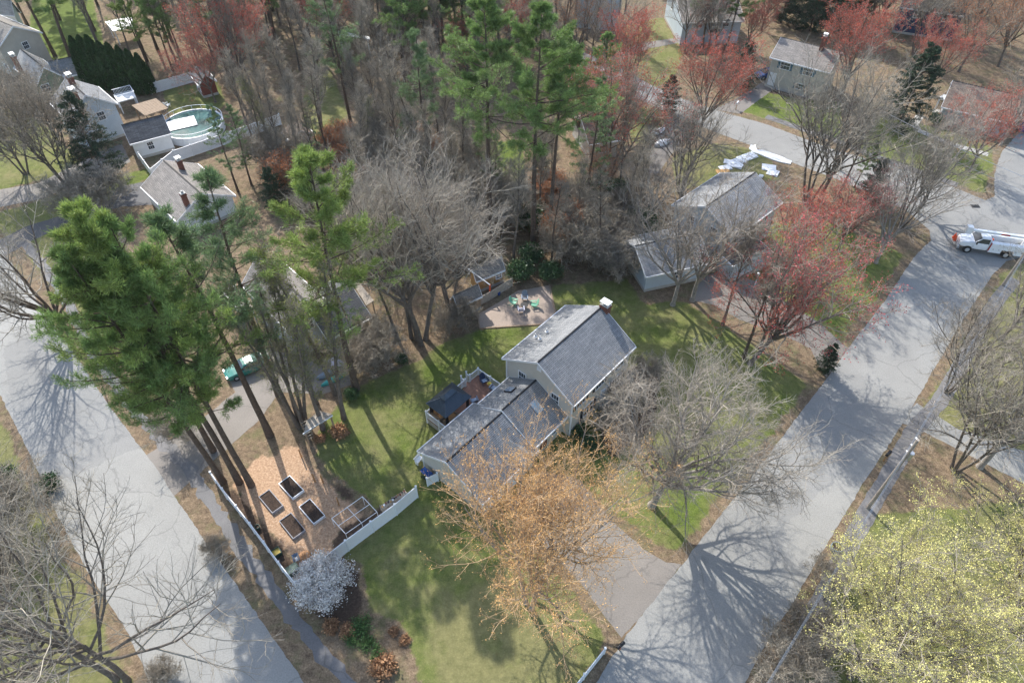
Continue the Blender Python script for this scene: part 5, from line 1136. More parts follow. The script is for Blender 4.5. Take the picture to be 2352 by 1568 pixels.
def bare(seed, H, spread=.42, trunk=.3, n1=8, n2=9, n3=8, n4=6, ang=(.45, 1.0), up=.1, wander=.16, stems=1, twl=.9, rt=None, bud=0, bsz=.09, bper=2, low=.35, thick=1., bspr=.12, excur=0., fan=.12, tw=.0135, crown=0.):
    """returns dict of mesh parts for a leafless tree of height about H"""
    g = np.random.default_rng(seed); rt = rt or H*.017
    K = 9
    an = g.uniform(0, 6.28)+np.arange(stems)*6.28/stems
    d0 = np.stack([np.cos(an)*fan*(stems > 1), np.sin(an)*fan*(stems > 1), np.ones(stems)], 1)
    st = np.stack([np.cos(an)*rt*(stems > 1)*1.2, np.sin(an)*rt*(stems > 1)*1.2, np.zeros(stems)], 1)
    tl = H*(trunk if not excur else excur)
    Ln = np.full(stems, tl)*g.uniform(.85, 1.1, stems); Tp = grow(st, d0, Ln, K, .035, .02, g)
    rs_ = 1. if stems == 1 else .62
    Tr = taper(stems, K, np.full(stems, rt*rs_), np.full(stems, rt*rs_*(.62 if not excur else .22))); Tr[:, 0] *= 1.35
    big = [tubes(Tp, Tr, 10)]
    # limbs
    p, d, t, r, L_ = kids(Tp, Tr, Ln, n1, low if excur else .62, 1., ang, g)
    rem = H-tl*.85 if not excur else H*.42
    ln = (rem*g.uniform(.8, 1.15, len(p)) if not excur else H*spread*(1.15-t*.75)*g.uniform(.7, 1.2, len(p)))
    d = unit(d+np.array([0, 0, .15]))
    L1 = grow(p, d, ln, 8, wander*.8, up, g); R1_ = taper(len(p), 8, np.minimum(r*.8, ln*.017+.02)*thick, np.full(len(p), .02)); big.append(tubes(L1, R1_, 6))
    if not excur:     # leaders that carry the trunk on
        dd = np.repeat(unit(Tp[:, -1]-Tp[:, -2]), 2, 0)+g.normal(0, .25, (stems*2, 3)); ll = np.full(stems*2, rem*1.0)*g.uniform(.85, 1.1, stems*2)
        LL = grow(np.repeat(Tp[:, -1], 2, 0), dd, ll, 8, wander*.7, up*.8, g); RR = taper(stems*2, 8, np.full(stems*2, rt*rs_*.55), np.full(stems*2, .02)); big.append(tubes(LL, RR, 7))
        L1 = np.concatenate([L1, LL]); R1_ = np.concatenate([R1_, RR]); ln = np.concatenate([ln, ll])
    else:
        L1 = np.concatenate([L1, np.repeat(Tp, 1, 0)[:, :8]*0+Tp[:, -8:]]); R1_ = np.concatenate([R1_, Tr[:, -8:]]); ln = np.concatenate([ln, Ln*.3])
    p, d, t, r, L_ = kids(L1, R1_, ln, n2, .22, 1., (.5, 1.05), g); l2 = L_*.48*(1.2-t*.7)*g.uniform(.6, 1.2, len(p))
    L2 = grow(p, d, l2, 6, wander, up, g); R2 = taper(len(p), 6, np.minimum(r*.75, l2*.014+.012)*thick, np.full(len(p), .013)); med = [tubes(L2, R2, 4)]
    p, d, t, r, L_ = kids(L2, R2, l2, n3, .15, 1., (.45, 1.0), g); l3 = np.maximum(L_*.5*(1.2-t*.6), .4)*g.uniform(.6, 1.25, len(p))
    L3 = grow(p, d, l3, 4, wander*1.1, up*1.1, g); R3 = taper(len(p), 4, np.minimum(r*.8, .018)+.003, np.full(len(p), .011)); med.append(tubes(L3, R3, 3))
    p, d, t, r, L_ = kids(L3, R3, l3, n4, .15, 1., (.35, .9), g); l4 = g.uniform(.3, 1., len(p))*twl
    L4 = grow(p, d, l4, 3, wander*1.1, up*1.2, g); med.append(tubes(L4, taper(len(p), 3, np.full(len(p), tw), np.full(len(p), tw*.6)), 3))
    def join(lst):
        V = []; F_ = []; n = 0
        for v, f in lst: V.append(v); F_.append(f+n); n += len(v)
        return np.concatenate(V), np.concatenate(F_)
    out = {'trunk': join(big), 'twigs': join(med)}
    if bud:
        q = np.concatenate([L4[:, 2], L4[:, 1], L3[:, 3]]); q = q[g.uniform(0, 1, len(q)) < bud]
        out['buds'] = cards(q, bsz, bper, bspr, g, 1.2)
    return out
def conifer(seed, H, base=.35, rad=.2, whorl=.62, nb=5, nsub=9, ntuft=5, blades=8, bl=.26, bw=.04, prof=.75, up=.03, lean0=.25, rt=None, droop=0., dense=1., tw_=.13):
    g = np.random.default_rng(seed); rt = rt or H*.0125; K = 12
    Tp = grow(np.zeros((1, 3)), np.array([[0, 0, 1.]]), np.array([H*.98]), K, .02, .03, g); Tr = taper(1, K, np.array([rt]), np.array([.03])); Tr[:, 0] *= 1.25
    nw = int(H*(1-base)/whorl); zs = np.repeat(np.linspace(base, .985, nw), nb)+g.normal(0, .006, nw*nb); n = len(zs)
    x = np.clip(zs, 0, .999)*(K-1); i = x.astype(int); f = (x-i)[:, None]; p = Tp[0, i]*(1-f)+Tp[0, i+1]*f
    az = g.uniform(0, 6.28, n); tt = (zs-base)/(1-base)
    shape = np.minimum(1, (1-tt)**prof)*np.minimum(1, .55+tt*3)
    ln = H*rad*shape*g.choice([.45, .75, 1., 1.3], n)*g.uniform(.85, 1.1, n)+.35; rise = lean0*(.2+tt*1.6)-droop*(1-tt)
    d = np.stack([np.cos(az), np.sin(az), rise], 1)
    keep = g.uniform(0, 1, n) < np.where(tt < .25, .75, .95); p, d, ln = p[keep], d[keep], ln[keep]
    L1 = grow(p, d, ln, 6, .07, up, g); R1_ = taper(len(p), 6, ln*.011+.012, np.full(len(p), .012))
    big = [tubes(Tp, Tr, 10), tubes(L1, R1_, 5)]
    V, F_ = [], []; nn = 0
    for v, f in big: V.append(v); F_.append(f+nn); nn += len(v)
    p, d, t, r, L_ = kids(L1, R1_, ln, nsub, .28, 1., (.5, 1.0), g); d[:, 2] *= .45; l2 = np.maximum(.3, L_*.36*(1.25-t))*g.uniform(.6, 1.2, len(p))
    L2 = grow(p, d, l2, 4, .12, up*1.3, g)
    v, f = tubes(L2, taper(len(p), 4, np.full(len(p), .014), np.full(len(p), .008)), 3); V.append(v); F_.append(f+nn)
    p, d, t, r, L_ = kids(L2, taper(len(p), 4, np.full(len(p), .01), np.full(len(p), .01)), l2, ntuft, .15, 1.1, (.1, .7), g)
    p2 = L1[:, -1]; p = np.concatenate([p, p2]); d = unit(np.concatenate([d, unit(L1[:, -1]-L1[:, -2])])+np.array([0, 0, .35]))
    N_ = len(p)*blades; c = np.repeat(p, blades, 0)+g.normal(0, tw_*.5, (len(p)*blades, 3)); dd = unit(np.repeat(d, blades, 0)+g.normal(0, .6, (N_, 3))); e = unit(np.cross(dd, g.normal(0, 1, (N_, 3))))
    s_ = bl*g.uniform(.6, 1.3, (N_, 1)); w_ = bw*g.uniform(.7, 1.4, (N_, 1))
    NV = np.stack([c-e*w_*.4, c+dd*s_*.5-e*w_*.6, c+dd*s_, c+dd*s_*.5+e*w_*.6], 1).reshape(-1, 3)
    return {'trunk': (np.concatenate(V), np.concatenate(F_)), 'needles': (NV, np.arange(N_*4).reshape(-1, 4))}
def column(seed, H, R_=.9, n=9000, size=.16):
    """dense upright evergreen, foliage in vertical sprays"""
    g = np.random.default_rng(seed); z = g.uniform(.03, 1, n)**.85; a = g.uniform(0, 6.28, n)
    lob = 1+.18*np.sin(a*5+seed)+.12*np.sin(a*9+z*14); r = R_*np.minimum(1, (1-z)**.6*1.35)*lob*g.uniform(.62, 1.05, n)**.5
    c = np.stack([r*np.cos(a), r*np.sin(a), z*H], 1); d = unit(np.stack([np.cos(a)*.5, np.sin(a)*.5, np.ones(n)], 1)+g.normal(0, .35, (n, 3))); e = unit(np.cross(d, g.normal(0, 1, (n, 3))))
    s_ = size*g.uniform(.6, 1.4, (n, 1)); V = np.stack([c-d*s_, c+e*s_*.5, c+d*s_*1.3, c-e*s_*.5], 1).reshape(-1, 3)
    T = tubes(np.array([[[0, 0, 0], [0, 0, H*.5], [0, 0, H*.93]]]), np.array([[.12, .08, .02]]), 6)
    return {'trunk': T, 'foliage': (V, np.arange(n*4).reshape(-1, 4))}
def bush(seed, R_, H, n=6000, size=.1, stems=14, clump=60, csz=.35, shell=.55):
    """rounded shrub: stems and leaf clusters near an uneven outer surface"""
    g = np.random.default_rng(seed); u = unit(g.normal(0, 1, (clump, 3))); u[:, 2] = np.abs(u[:, 2])
    cr = g.uniform(shell, 1, (clump, 1)); cc = u*cr*np.array([R_, R_, H*.5])*.9+np.array([0, 0, H*.42]); cc[:, 2] = np.maximum(cc[:, 2], .15)
    k = g.integers(0, clump, n); c = cc[k]+g.normal(0, csz, (n, 3))*np.array([1, 1, .8]); c[:, 2] = np.maximum(c[:, 2], .05)
    d = unit(g.normal(0, 1, (n, 3))); e = unit(np.cross(d, g.normal(0, 1, (n, 3)))); s_ = size*g.uniform(.6, 1.4, (n, 1))
    V = np.stack([c-d*s_*.5, c+e*s_*.4, c+d*s_*.5, c-e*s_*.4], 1).reshape(-1, 3)
    an = g.uniform(0, 6.28, stems); el = g.uniform(.3, 1., stems)
    S0 = np.stack([np.cos(an)*.15, np.sin(an)*.15, np.zeros(stems)], 1); ends = cc[g.integers(0, clump, stems*3)]
    T = grow(np.repeat(S0, 3, 0), ends-np.repeat(S0, 3, 0), np.linalg.norm(ends-np.repeat(S0, 3, 0), axis=1), 5, .12, .02, g)
    return {'stems': tubes(T, taper(len(T), 5, np.full(len(T), .035), np.full(len(T), .01)), 4), 'foliage': (V, np.arange(n*4).reshape(-1, 4))}
POOL = {}
def make_pool(key, parts, mats):
    POOL[key] = [(pn, mesh_np(pn, v, quads=f, mat=mats[pn], smooth=(pn == 'trunk'))) for pn, (v, f) in parts.items()]
def plant(key, name, label, cat, xy, rz=0., s=1., sz=None, group=None, kind=None, lean=(0, 0)):
    t = thing(name, label, cat, (xy[0], xy[1], -.03), rz, group); t.scale = (s, s, sz or s); t.rotation_euler = (Matrix.Rotation(lean[1], 3, 'Y') @ Matrix.Rotation(lean[0], 3, 'X') @ Matrix.Rotation(rz, 3, 'Z')).to_euler()
    for pn, me in POOL[key]: link(pn, me, t)
    return t
BT = dict(trunk=M['bark'], twigs=M['twig']); BL = dict(trunk=M['bark_l'], twigs=M['twig_l'])
def pool_bare(key, mats, bmat=None, **k): make_pool(key, bare(**k), dict(mats, buds=bmat) if bmat else mats)
# wood: tall narrow trees
for i in range(5): pool_bare('tall%d' % i, dict(trunk=M['bark'], twigs=M['twig' if i % 2 else 'twig_b']), seed=100+i, H=19, excur=.93, spread=.22, n1=16, n2=6, n3=6, n4=4, low=.42, ang=(.45, .8), up=.12, rt=.2, twl=.9, tw=.0105)
for i in range(3): pool_bare('talldark%d' % i, dict(trunk=M['bark_p'], twigs=M['twig_b']), seed=130+i, H=20, excur=.95, spread=.16, n1=14, n2=5, n3=5, n4=4, low=.5, ang=(.7, 1.2), up=.05, rt=.2, tw=.0105)
for i in range(3): pool_bare('open%d' % i, BL if i else BT, seed=200+i, H=14, trunk=.28, n1=7, n2=8, n3=7, n4=6, ang=(.45, .95), up=.09, tw=.0105)
for i in range(2): pool_bare('multi%d' % i, BT, seed=220+i, H=15, trunk=.5, stems=4, fan=.28, n1=5, n2=7, n3=6, n4=5, up=.1, tw=.0105)
for i in range(3): pool_bare('red%d' % i, dict(trunk=M['bark'], twigs=M['twig_b']), M['bud_red'], seed=240+i, H=14, trunk=.3, n1=8, n2=8, n3=7, n4=5, up=.12, bud=.85, bsz=.105, bper=3, bspr=.12, tw=.009)
pool_bare('crimson', dict(trunk=M['bark'], twigs=M['twig_b']), M['bud_crim'], seed=245, H=14, trunk=.32, n1=9, n2=9, n3=7, n4=5, up=.1, bud=.6, bsz=.1, bper=2, bspr=.1, tw=.009)
pool_bare('redmulti', dict(trunk=M['bark'], twigs=M['twig_b']), M['bud_red'], seed=251, H=15, trunk=.5, stems=5, fan=.3, n1=5, n2=7, n3=6, n4=4, up=.12, bud=.6, bsz=.1, bper=2, tw=.009)
for i in range(2): pool_bare('russet%d' % i, dict(trunk=M['bark'], twigs=M['twig_b']), M['bud_br'], seed=260+i, H=14, trunk=.3, n1=8, n2=8, n3=7, n4=5, up=.08, bud=.5, bsz=.11, bper=2, tw=.009)
pool_bare('tanmulti', dict(trunk=M['bark'], twigs=M['twig_b']), M['bud_pale'], seed=271, H=14, trunk=.4, stems=4, fan=.3, n1=6, n2=8, n3=7, n4=5, up=.1, bud=.4, bsz=.09, bper=2, tw=.009)
pool_bare('olive', dict(trunk=M['bark'], twigs=M['twig']), M['bud_yg'], seed=281, H=13, excur=.95, spread=.12, n1=13, n2=5, n3=5, n4=4, low=.25, up=.1, bud=.35, bsz=.1, bper=2, tw=.009)
# brush
pool_bare('brush0', dict(trunk=M['twig_b'], twigs=M['twig_b']), seed=300, H=3.2, trunk=.3, stems=7, fan=.6, n1=4, n2=6, n3=5, n4=4, rt=.04, twl=.5, up=.05, tw=.012)
pool_bare('brush1', dict(trunk=M['twig'], twigs=M['twig']), seed=301, H=4.5, trunk=.35, stems=6, fan=.45, n1=4, n2=7, n3=6, n4=4, rt=.05, twl=.5, up=.05, tw=.012)
pool_bare('brushred', dict(trunk=M['twig_b'], twigs=M['twig_b']), M['bud_br'], seed=302, H=3.5, trunk=.3, stems=7, fan=.55, n1=4, n2=6, n3=5, n4=4, rt=.04, twl=.5, bud=.5, bsz=.09)
PN = dict(trunk=M['bark_p'], needles=M['pine'])
for i in range(3): make_pool('pine%d' % i, conifer(400+i, 25, base=(.4, .46, .38)[i], rad=.26, whorl=.95, nb=5, nsub=12, ntuft=7, blades=10, bl=.37, bw=.034, lean0=.3, up=.06, tw_=.2), dict(trunk=M['bark_p'], needles=M[('pine', 'pine_l', 'pine')[i]]))
make_pool('pineblue', conifer(410, 24, base=.45, rad=.18, whorl=.9, nb=5, nsub=9, ntuft=5, blades=8, bl=.34, bw=.03, up=.05, tw_=.2), dict(trunk=M['bark_p'], needles=M['pine_b']))
for i in range(2): make_pool('pinetall%d' % i, conifer(440+i, 29, base=.52, rad=.24, whorl=1.0, nb=5, nsub=12, ntuft=8, blades=10, bl=.38, bw=.036, lean0=.2, up=.06, tw_=.2), dict(trunk=M['bark_p'], needles=M['pine']))
make_pool('pineopen', conifer(411, 22, base=.3, rad=.17, whorl=1.1, nb=4, nsub=7, ntuft=5, blades=8, bl=.3, bw=.045), dict(trunk=M['bark_p'], needles=M['pine_b']))
make_pool('spruce', conifer(412, 13, base=.12, rad=.3, whorl=.45, nb=7, nsub=9, ntuft=5, blades=6, bl=.2, bw=.05, prof=.8, lean0=.02, droop=.15), dict(trunk=M['bark_p'], needles=M['hem']))
make_pool('hemlock', conifer(413, 13, base=.06, rad=.27, whorl=.45, nb=7, nsub=9, ntuft=6, blades=6, bl=.2, bw=.06, prof=.6, lean0=.1, droop=.2), dict(trunk=M['bark_p'], needles=M['hem']))
for i in range(2): make_pool('arb%d' % i, column(420+i, 6.5, 1.15), dict(trunk=M['bark'], foliage=M['arb']))
make_pool('evbush', bush(430, 1.6, 2.6, 7000, .16), dict(stems=M['bark'], foliage=M['rhodo']))
make_pool('evsmall', bush(431, .7, 1.1, 1500, .1, clump=24, csz=.16), dict(stems=M['bark'], foliage=M['rhodo']))
make_pool('herb', bush(432, .7, .5, 1400, .09, clump=20, csz=.18, stems=6), dict(stems=M['herb'], foliage=M['herb']))
make_pool('drybush', bush(433, .7, .6, 2200, .16, clump=26, csz=.2, stems=24), dict(stems=M['dead'], foliage=M['dead']))

# --- single trees that carry the picture
make_pool('bigmaple', bare(seed=14, H=17, trunk=.36, n1=15, n2=14, n3=10, n4=9, ang=(.4, 1.15), up=.07, wander=.2, rt=.33, thick=1.05, tw=.0075, twl=.75, crown=1.), dict(trunk=M['bark_l'], twigs=M['twig_p']))
plant('bigmaple', 'bare_maple', 'large bare grey maple with spreading crown on the front lawn beside the main house', 'tree', P(1497, 1160), 1.2, .97, lean=(-.02, .05))
make_pool('orange', bare(seed=22, H=16.5, trunk=.42, stems=3, fan=.3, n1=8, n2=10, n3=7, n4=5, ang=(.3, .8), up=.1, wander=.1, rt=.3, bud=.8, bsz=.068, bper=2, bspr=.045, tw=.007), dict(trunk=M['bark_l'], twigs=M['twig_o'], buds=M['bud_or']))
plant('orange', 'orange_maple', 'maple covered in orange buds in front of the garage wing', 'tree', P(1218, 1388), 2.6, .98, lean=(-.16, .1))
make_pool('yellow', bare(seed=33, H=13.5, trunk=.3, stems=2, fan=.22, n1=9, n2=10, n3=8, n4=6, ang=(.5, 1.15), up=.06, rt=.3, bud=.24, bsz=.08, bper=9, bspr=.11, tw=.009), dict(trunk=M['bark'], twigs=M['twig'], buds=M['leaf_y']))
plant('yellow', 'yellow_maple', 'broad maple in pale yellow green leaf at the bottom right corner', 'tree', P(1962, 1555), .4, 1.0, lean=(-.05, .08))
plant('yellow', 'yellow_maple', 'yellow leaved maple behind the first one at the right edge', 'tree', P(2330, 1450), 2.6, .9)
make_pool('leftbare', bare(seed=44, H=20, trunk=.42, stems=2, fan=.12, n1=9, n2=9, n3=7, n4=5, ang=(.6, 1.2), up=.07, wander=.12, rt=.33, tw=.0075), dict(trunk=M['bark'], twigs=M['twig']))
plant('leftbare', 'bare_tree', 'big bare twin stemmed tree at the bottom left between lawn and road', 'tree', P(280, 1560), 2.2, 1.12)
plant('leftbare', 'bare_tree', 'bare tree with long branches over the drive at the left bottom edge', 'tree', P(60, 1480), 4., .8)
make_pool('midbare', bare(seed=46, H=15, trunk=.25, stems=1, n1=10, n2=9, n3=8, n4=5, ang=(.6, 1.3), up=.05, wander=.12, rt=.3, tw=.009), dict(trunk=M['bark_p'], twigs=M['twig']))
plant('midbare', 'bare_tree', 'bare tree spreading over the left road beside the bright pines', 'tree', P(160, 765), .9, 1.)
for (u, v, k, rz, s, lab) in ((513, 1107, 'pine0', 0, 1.17, 'tall white pine leaning nearest the left road behind the garden fence'), (550, 1108, 'pine1', 2., 1.25, 'tall bright green pine second from the road behind the garden fence'),
        (577, 1114, 'pine2', 4.1, 1.2, 'tall pine nearest the raised beds behind the garden fence'), (490, 1035, 'pine0', 1., 1.12, 'tall full crowned pine over the left road in the row beyond the garden'),
        (620, 1000, 'pineblue', .3, 1.15, 'slender pine standing between the green sedan and the garden'), (818, 893, 'pine1', 5., 1.1, 'bright green pine with a long bare trunk at the edge of the back lawn'), (640, 905, 'pineblue', 3., 1.1, 'thin blue green pine behind the green sedan')):
    plant(k, 'pine_tree', lab, 'tree', P(u, v), rz, s*(.78 if u < 600 else 1.), s)
make_pool('clump', bare(seed=55, H=19, excur=.95, stems=6, fan=.14, spread=.11, n1=9, n2=5, n3=5, n4=4, low=.35, ang=(.5, 1.), up=.1, rt=.34, bud=.3, bsz=.09, bper=2, tw=.009), dict(trunk=M['bark'], twigs=M['twig'], buds=M['bud_yg']))
plant('clump', 'deciduous_tree', 'five stemmed tree with thin olive leaf buds behind the slatted play shelter', 'tree', P(693, 975), .2, .95)
for i, (u, v, lab) in enumerate(((725, 925, 'thin trunked tree left of the bright pine by the lawn'), (770, 905, 'thin trunked tree close beside the bright pine by the lawn'), (742, 985, 'thin trunked tree just behind the play shelter'), (790, 960, 'thin trunked tree at the lawn edge right of the play shelter'))):
    plant('olive', 'slender_tree', lab, 'tree', P(u, v), i*1.7, 1.05, 1.35)
make_pool('center', bare(seed=66, H=20, trunk=.45, stems=3, fan=.13, n1=9, n2=9, n3=8, n4=5, ang=(.4, .95), up=.075, wander=.15, rt=.4, tw=.009), dict(trunk=M['bark'], twigs=M['twig_p']))
plant('center', 'bare_tree', 'very tall bare three stemmed tree at the back lawn edge left of the sheds', 'tree', P(968, 783), 1., 1.05)
plant('tall1', 'bare_tree', 'tall thin bare tree close left of the big three stemmed one at the lawn edge', 'tree', P(945, 775), 1., 1.05)
plant('center', 'bare_tree', 'wide bare tree overhanging the two wooden sheds', 'tree', P(1035, 712), 3., .78)
plant('olive', 'slender_tree', 'small slender tree with olive leaf buds on the bare ground left of the tall trunks', 'tree', P(905, 760), 2., .8)
plant('pinetall0', 'pine_tree', 'tallest dark trunked pine near the top centre of the wood', 'tree', P(1125, 540), 2.2, 1.02)
plant('pinetall1', 'pine_tree', 'tall bright pine right of the tallest one near the top centre', 'tree', P(1225, 570), .2, 1.03)
plant('pinetall0', 'pine_tree', 'slightly lower pine just right of the bright pine near the top centre', 'tree', P(1262, 540), 1.2, .9)
plant('pineopen', 'pine_tree', 'thin single pine trunk behind the red stemmed tree right of the centre pines', 'tree', P(1345, 480), 1.2, .85)
for (u, v, k, rz, s, lab) in ((1606, 312, 'red0', 0, 1.0, 'red flowering maple beside the upper road opposite the beige house'), (1398, 408, 'redmulti', 1, 1.05, 'many stemmed red budded tree right of the centre pines'),
        (1440, 230, 'red1', 2., .95, 'coral red maple on the far side of the curved upper road'), (1722, 836, 'crimson', 0, 1.15, 'crimson maple leaning over the corner lawn by the right road'), (1745, 800, 'red2', 3, .85, 'coral red maple close behind the leaning crimson one by the driveway'), (1925, 575, 'crimson', 2.4, .7, 'crimson maple in full flower right of the pale two storey house'),
        (1820, 620, 'red0', 4, .8, 'small red maple between the driveway lamp and the corner lawn'), (2225, 395, 'red2', 1.9, .75, 'red maple on the far side of the road junction'), (1930, 225, 'red1', 3.9, 1.05, 'red crowned maple right beside the beige split level house'), (560, 215, 'red0', .9, 1.1, 'tall coral red maple beyond the round pool'), (770, 150, 'red2', .9, .95, 'coral red maple in the wood at the top centre'), (1075, 190, 'red1', 5., .8, 'red maple half hidden left of the tallest pine'),
        (495, 235, 'red2', 2.9, .7, 'small red tree beside the dark red shed'), (1330, 330, 'red0', 2.2, .85, 'red maple between the centre pines and the curved road'), (2130, 215, 'red0', 3.1, .8, 'pale red maple behind the ranch house at the right')):
    plant(k, 'red_maple', lab, 'tree', P(u, v), rz, s, lean=(-.08, .33) if (k == 'crimson' and v > 800) else (0, 0))
for (u, v, k, rz, s, lab) in ((1708, 822, 'talldark0', 0, .9, 'straight thin bare tree on the strip beside the pale house driveway'), (1660, 745, 'tall2', 2, .8, 'slim bare tree leaning over the bend of the pale house driveway'),
        (1590, 690, 'open2', 4.3, 1.15, 'bare tree with pale limbs in front of the pale house garage wing'), (1545, 700, 'open1', 3, 1.1, 'low pale bare tree behind the chimney of the main house'), (1560, 440, 'multi1', 2, .8, 'bare multi stemmed tree behind the long roofed pale house'),
        (1852, 468, 'multi0', 0, 1.12, 'tall bare tree with pale trunks on the near verge of the upper road'), (1882, 462, 'open0', 2, 1.25, 'wide bare tree hiding the upper road in front of the beige house'), (1925, 450, 'tall3', 1, .8, 'thin bare tree next to the wide one on the verge of the upper road'),
        (2107, 487, 'open1', 1, 1.0, 'bare tree at the corner of the junction leaning over the road'), (2070, 520, 'multi1', 4, .75, 'bare grey shrub like tree at the junction corner'),
        (2011, 603, 'open2', .5, .95, 'bare tree with thick dark trunk on the corner lawn beside the road'), (2192, 1079, 'multi0', 1.4, .9, 'bare multi stemmed tree beside the side path at the right'), (2250, 1072, 'open1', 3, 1.15, 'bare tree behind the side path at the right edge'), (2340, 1000, 'open2', 4.4, 1.15, 'bare tree at the far right edge of the dry lawn'),
        (2175, 900, 'multi1', 2.2, .72, 'small bare tree overhanging the right side of the road'), (2300, 780, 'open0', 2.2, .8, 'pale bare tree on the verge below the bucket truck'),
        (1790, 1560, 'brush1', 1, 1.0, 'brown leafless shrub on the verge at the bottom edge beside the road'), (1850, 1480, 'brush0', 1, 1.1, 'tan leafless shrub under the overhead cables at the bottom right'),
        (155, 424, 'tanmulti', 0, 1.05, 'tan budded multi stemmed tree in front of the pale blue house at the left'), (60, 400, 'tanmulti', 2, .95, 'brown budded tree at the left edge of the upper lawn'), (190, 500, 'brush1', 2, 1.3, 'olive brown shrub on the strip beside the dark driveway'), (255, 490, 'brush1', 2, 1.3, 'grey shrub beside the end of the dark driveway')):
    plant(k, 'bare_tree' if 'brush' not in k else 'bare_shrub', lab, 'tree' if 'brush' not in k else 'shrub', P(u, v), rz, s)
for (u, v, k, rz, s, lab) in ((257, 427, 'spruce', 0, 1.05, 'dense dark spruce on the bright lawn beside the white garage'), (547, 440, 'pineopen', 1, .6, 'thin blue green spruce in front of the white panel fence'), (578, 425, 'pineopen', 3, .55, 'thin spruce just right of another in front of the white fence'),
        (2062, 292, 'hemlock', 0, 1.0, 'full dark green hemlock between the bare tree and the ranch house'), (1890, 852, 'hemlock', 2, .32, 'small dark hemlock at the mouth of the pale house driveway'), (1988, 470, 'hemlock', 1, .55, 'dark evergreen beside the junction corner'), (1962, 430, 'pine0', 1, .3, 'young pine beside the upper road near the junction'),
        (1532, 262, 'hemlock', 3, .5, 'round dark evergreen at the edge of the curved road'), (1700, 205, 'hemlock', 2, .62, 'dark evergreen behind the red maple by the beige house driveway'), (640, 480, 'hemlock', 1.5, .5, 'dark evergreen behind the bright pine above the cream house')):
    plant(k, 'evergreen_tree', lab, 'tree', P(u, v), rz, s)
for i, (u, v, s) in enumerate(((212, 196, 1.1), (232, 200, 1.15), (252, 205, 1.2), (272, 208, 1.1), (292, 212, 1.1), (312, 214, 1.05), (330, 216, 1.), (348, 214, .9))):
    plant('arb%d' % (i % 2), 'arborvitae', 'arborvitae number '+['one, nearest the sunroom', 'two from the sunroom', 'three from the sunroom', 'four, mid hedge', 'five from the sunroom', 'six from the sunroom', 'seven, next to last by the fence', 'eight, at the white fence end'][i]+' in the tall dark hedge', 'hedge tree', P(u, v), i*1.3, s, s*1.15, 'arborvitae hedge')
make_pool('blossom', bush(71, 2.7, 3.7, 13500, .115, clump=95, csz=.3, stems=90, shell=.5), dict(stems=M['twig_b'], foliage=M['blossom']))
plant('blossom', 'blossom_bush', 'round bush covered in lilac white blossom at the corner of the white fence', 'shrub', P(752, 1352), 0, 1.)
for (u, v, s, lab) in ((1195, 640, 1.0, 'glossy evergreen bush behind the patio chairs left of the other'), (1262, 640, .9, 'evergreen bush at the back right corner of the patio'), (2145, 285, .7, 'round evergreen bush in the bend of the concrete path'), (808, 912, .45, 'small clipped evergreen at the lawn edge under the bright pine'), (922, 832, .42, 'small clipped evergreen at the lawn edge by the tall trunks')):
    plant('evbush', 'evergreen_bush', lab, 'shrub', P(u, v), u, s)
for i, (u, v, k, s, lab) in enumerate(((1400, 985, 'brush0', .8, 'twiggy purple brown shrub at the front wall of the main house'), (1440, 930, 'brush0', .9, 'twiggy shrub in the middle of the front bed of the main house'), (1490, 880, 'brush1', .7, 'twiggy shrub at the right end of the front bed of the main house'), (1360, 1030, 'evbush', .6, 'low dark evergreen at the near corner of the main house'), (1330, 1000, 'evsmall', 1.2, 'small dark bush by the corner of the main house'))):
    plant(k, 'foundation_shrub', lab, 'shrub', P(u, v), i*2., s, None, 'shrubs along the front of the main house')
for i, (u, v, k, s, lab) in enumerate(((830, 1440, 'herb', 1.2, 'low green perennial clump at the top of the corner flower bed'), (845, 1478, 'herb', 1.0, 'bright green perennial clump in the middle of the corner flower bed'), (812, 1465, 'herb', 1., 'green perennial clump at the left side of the corner flower bed'), (868, 1500, 'herb', .8, 'small green perennial clump right of centre in the corner flower bed'),
        (882, 1535, 'drybush', 1.2, 'round heap of dry orange stems at the bottom of the flower bed'), (800, 1450, 'drybush', .8, 'dry rusty perennial at the left of the corner flower bed'), (905, 1450, 'drybush', .5, 'small dry rusty perennial at the lawn edge of the flower bed'), (930, 1470, 'drybush', .55, 'small tan dry perennial nearest the front lawn'), (760, 1440, 'drybush', .8, 'grey brown dry clump below the blossoming bush'), (780, 995, 'drybush', 1.1, 'heap of rusty dry stems beside the play shelter'), (735, 1010, 'drybush', .7, 'small heap of dry stems at the foot of the wooden ladder'))):
    plant(k, 'perennial_clump', lab, 'plant', P(u, v), i, s, None, 'perennials and dry clumps')
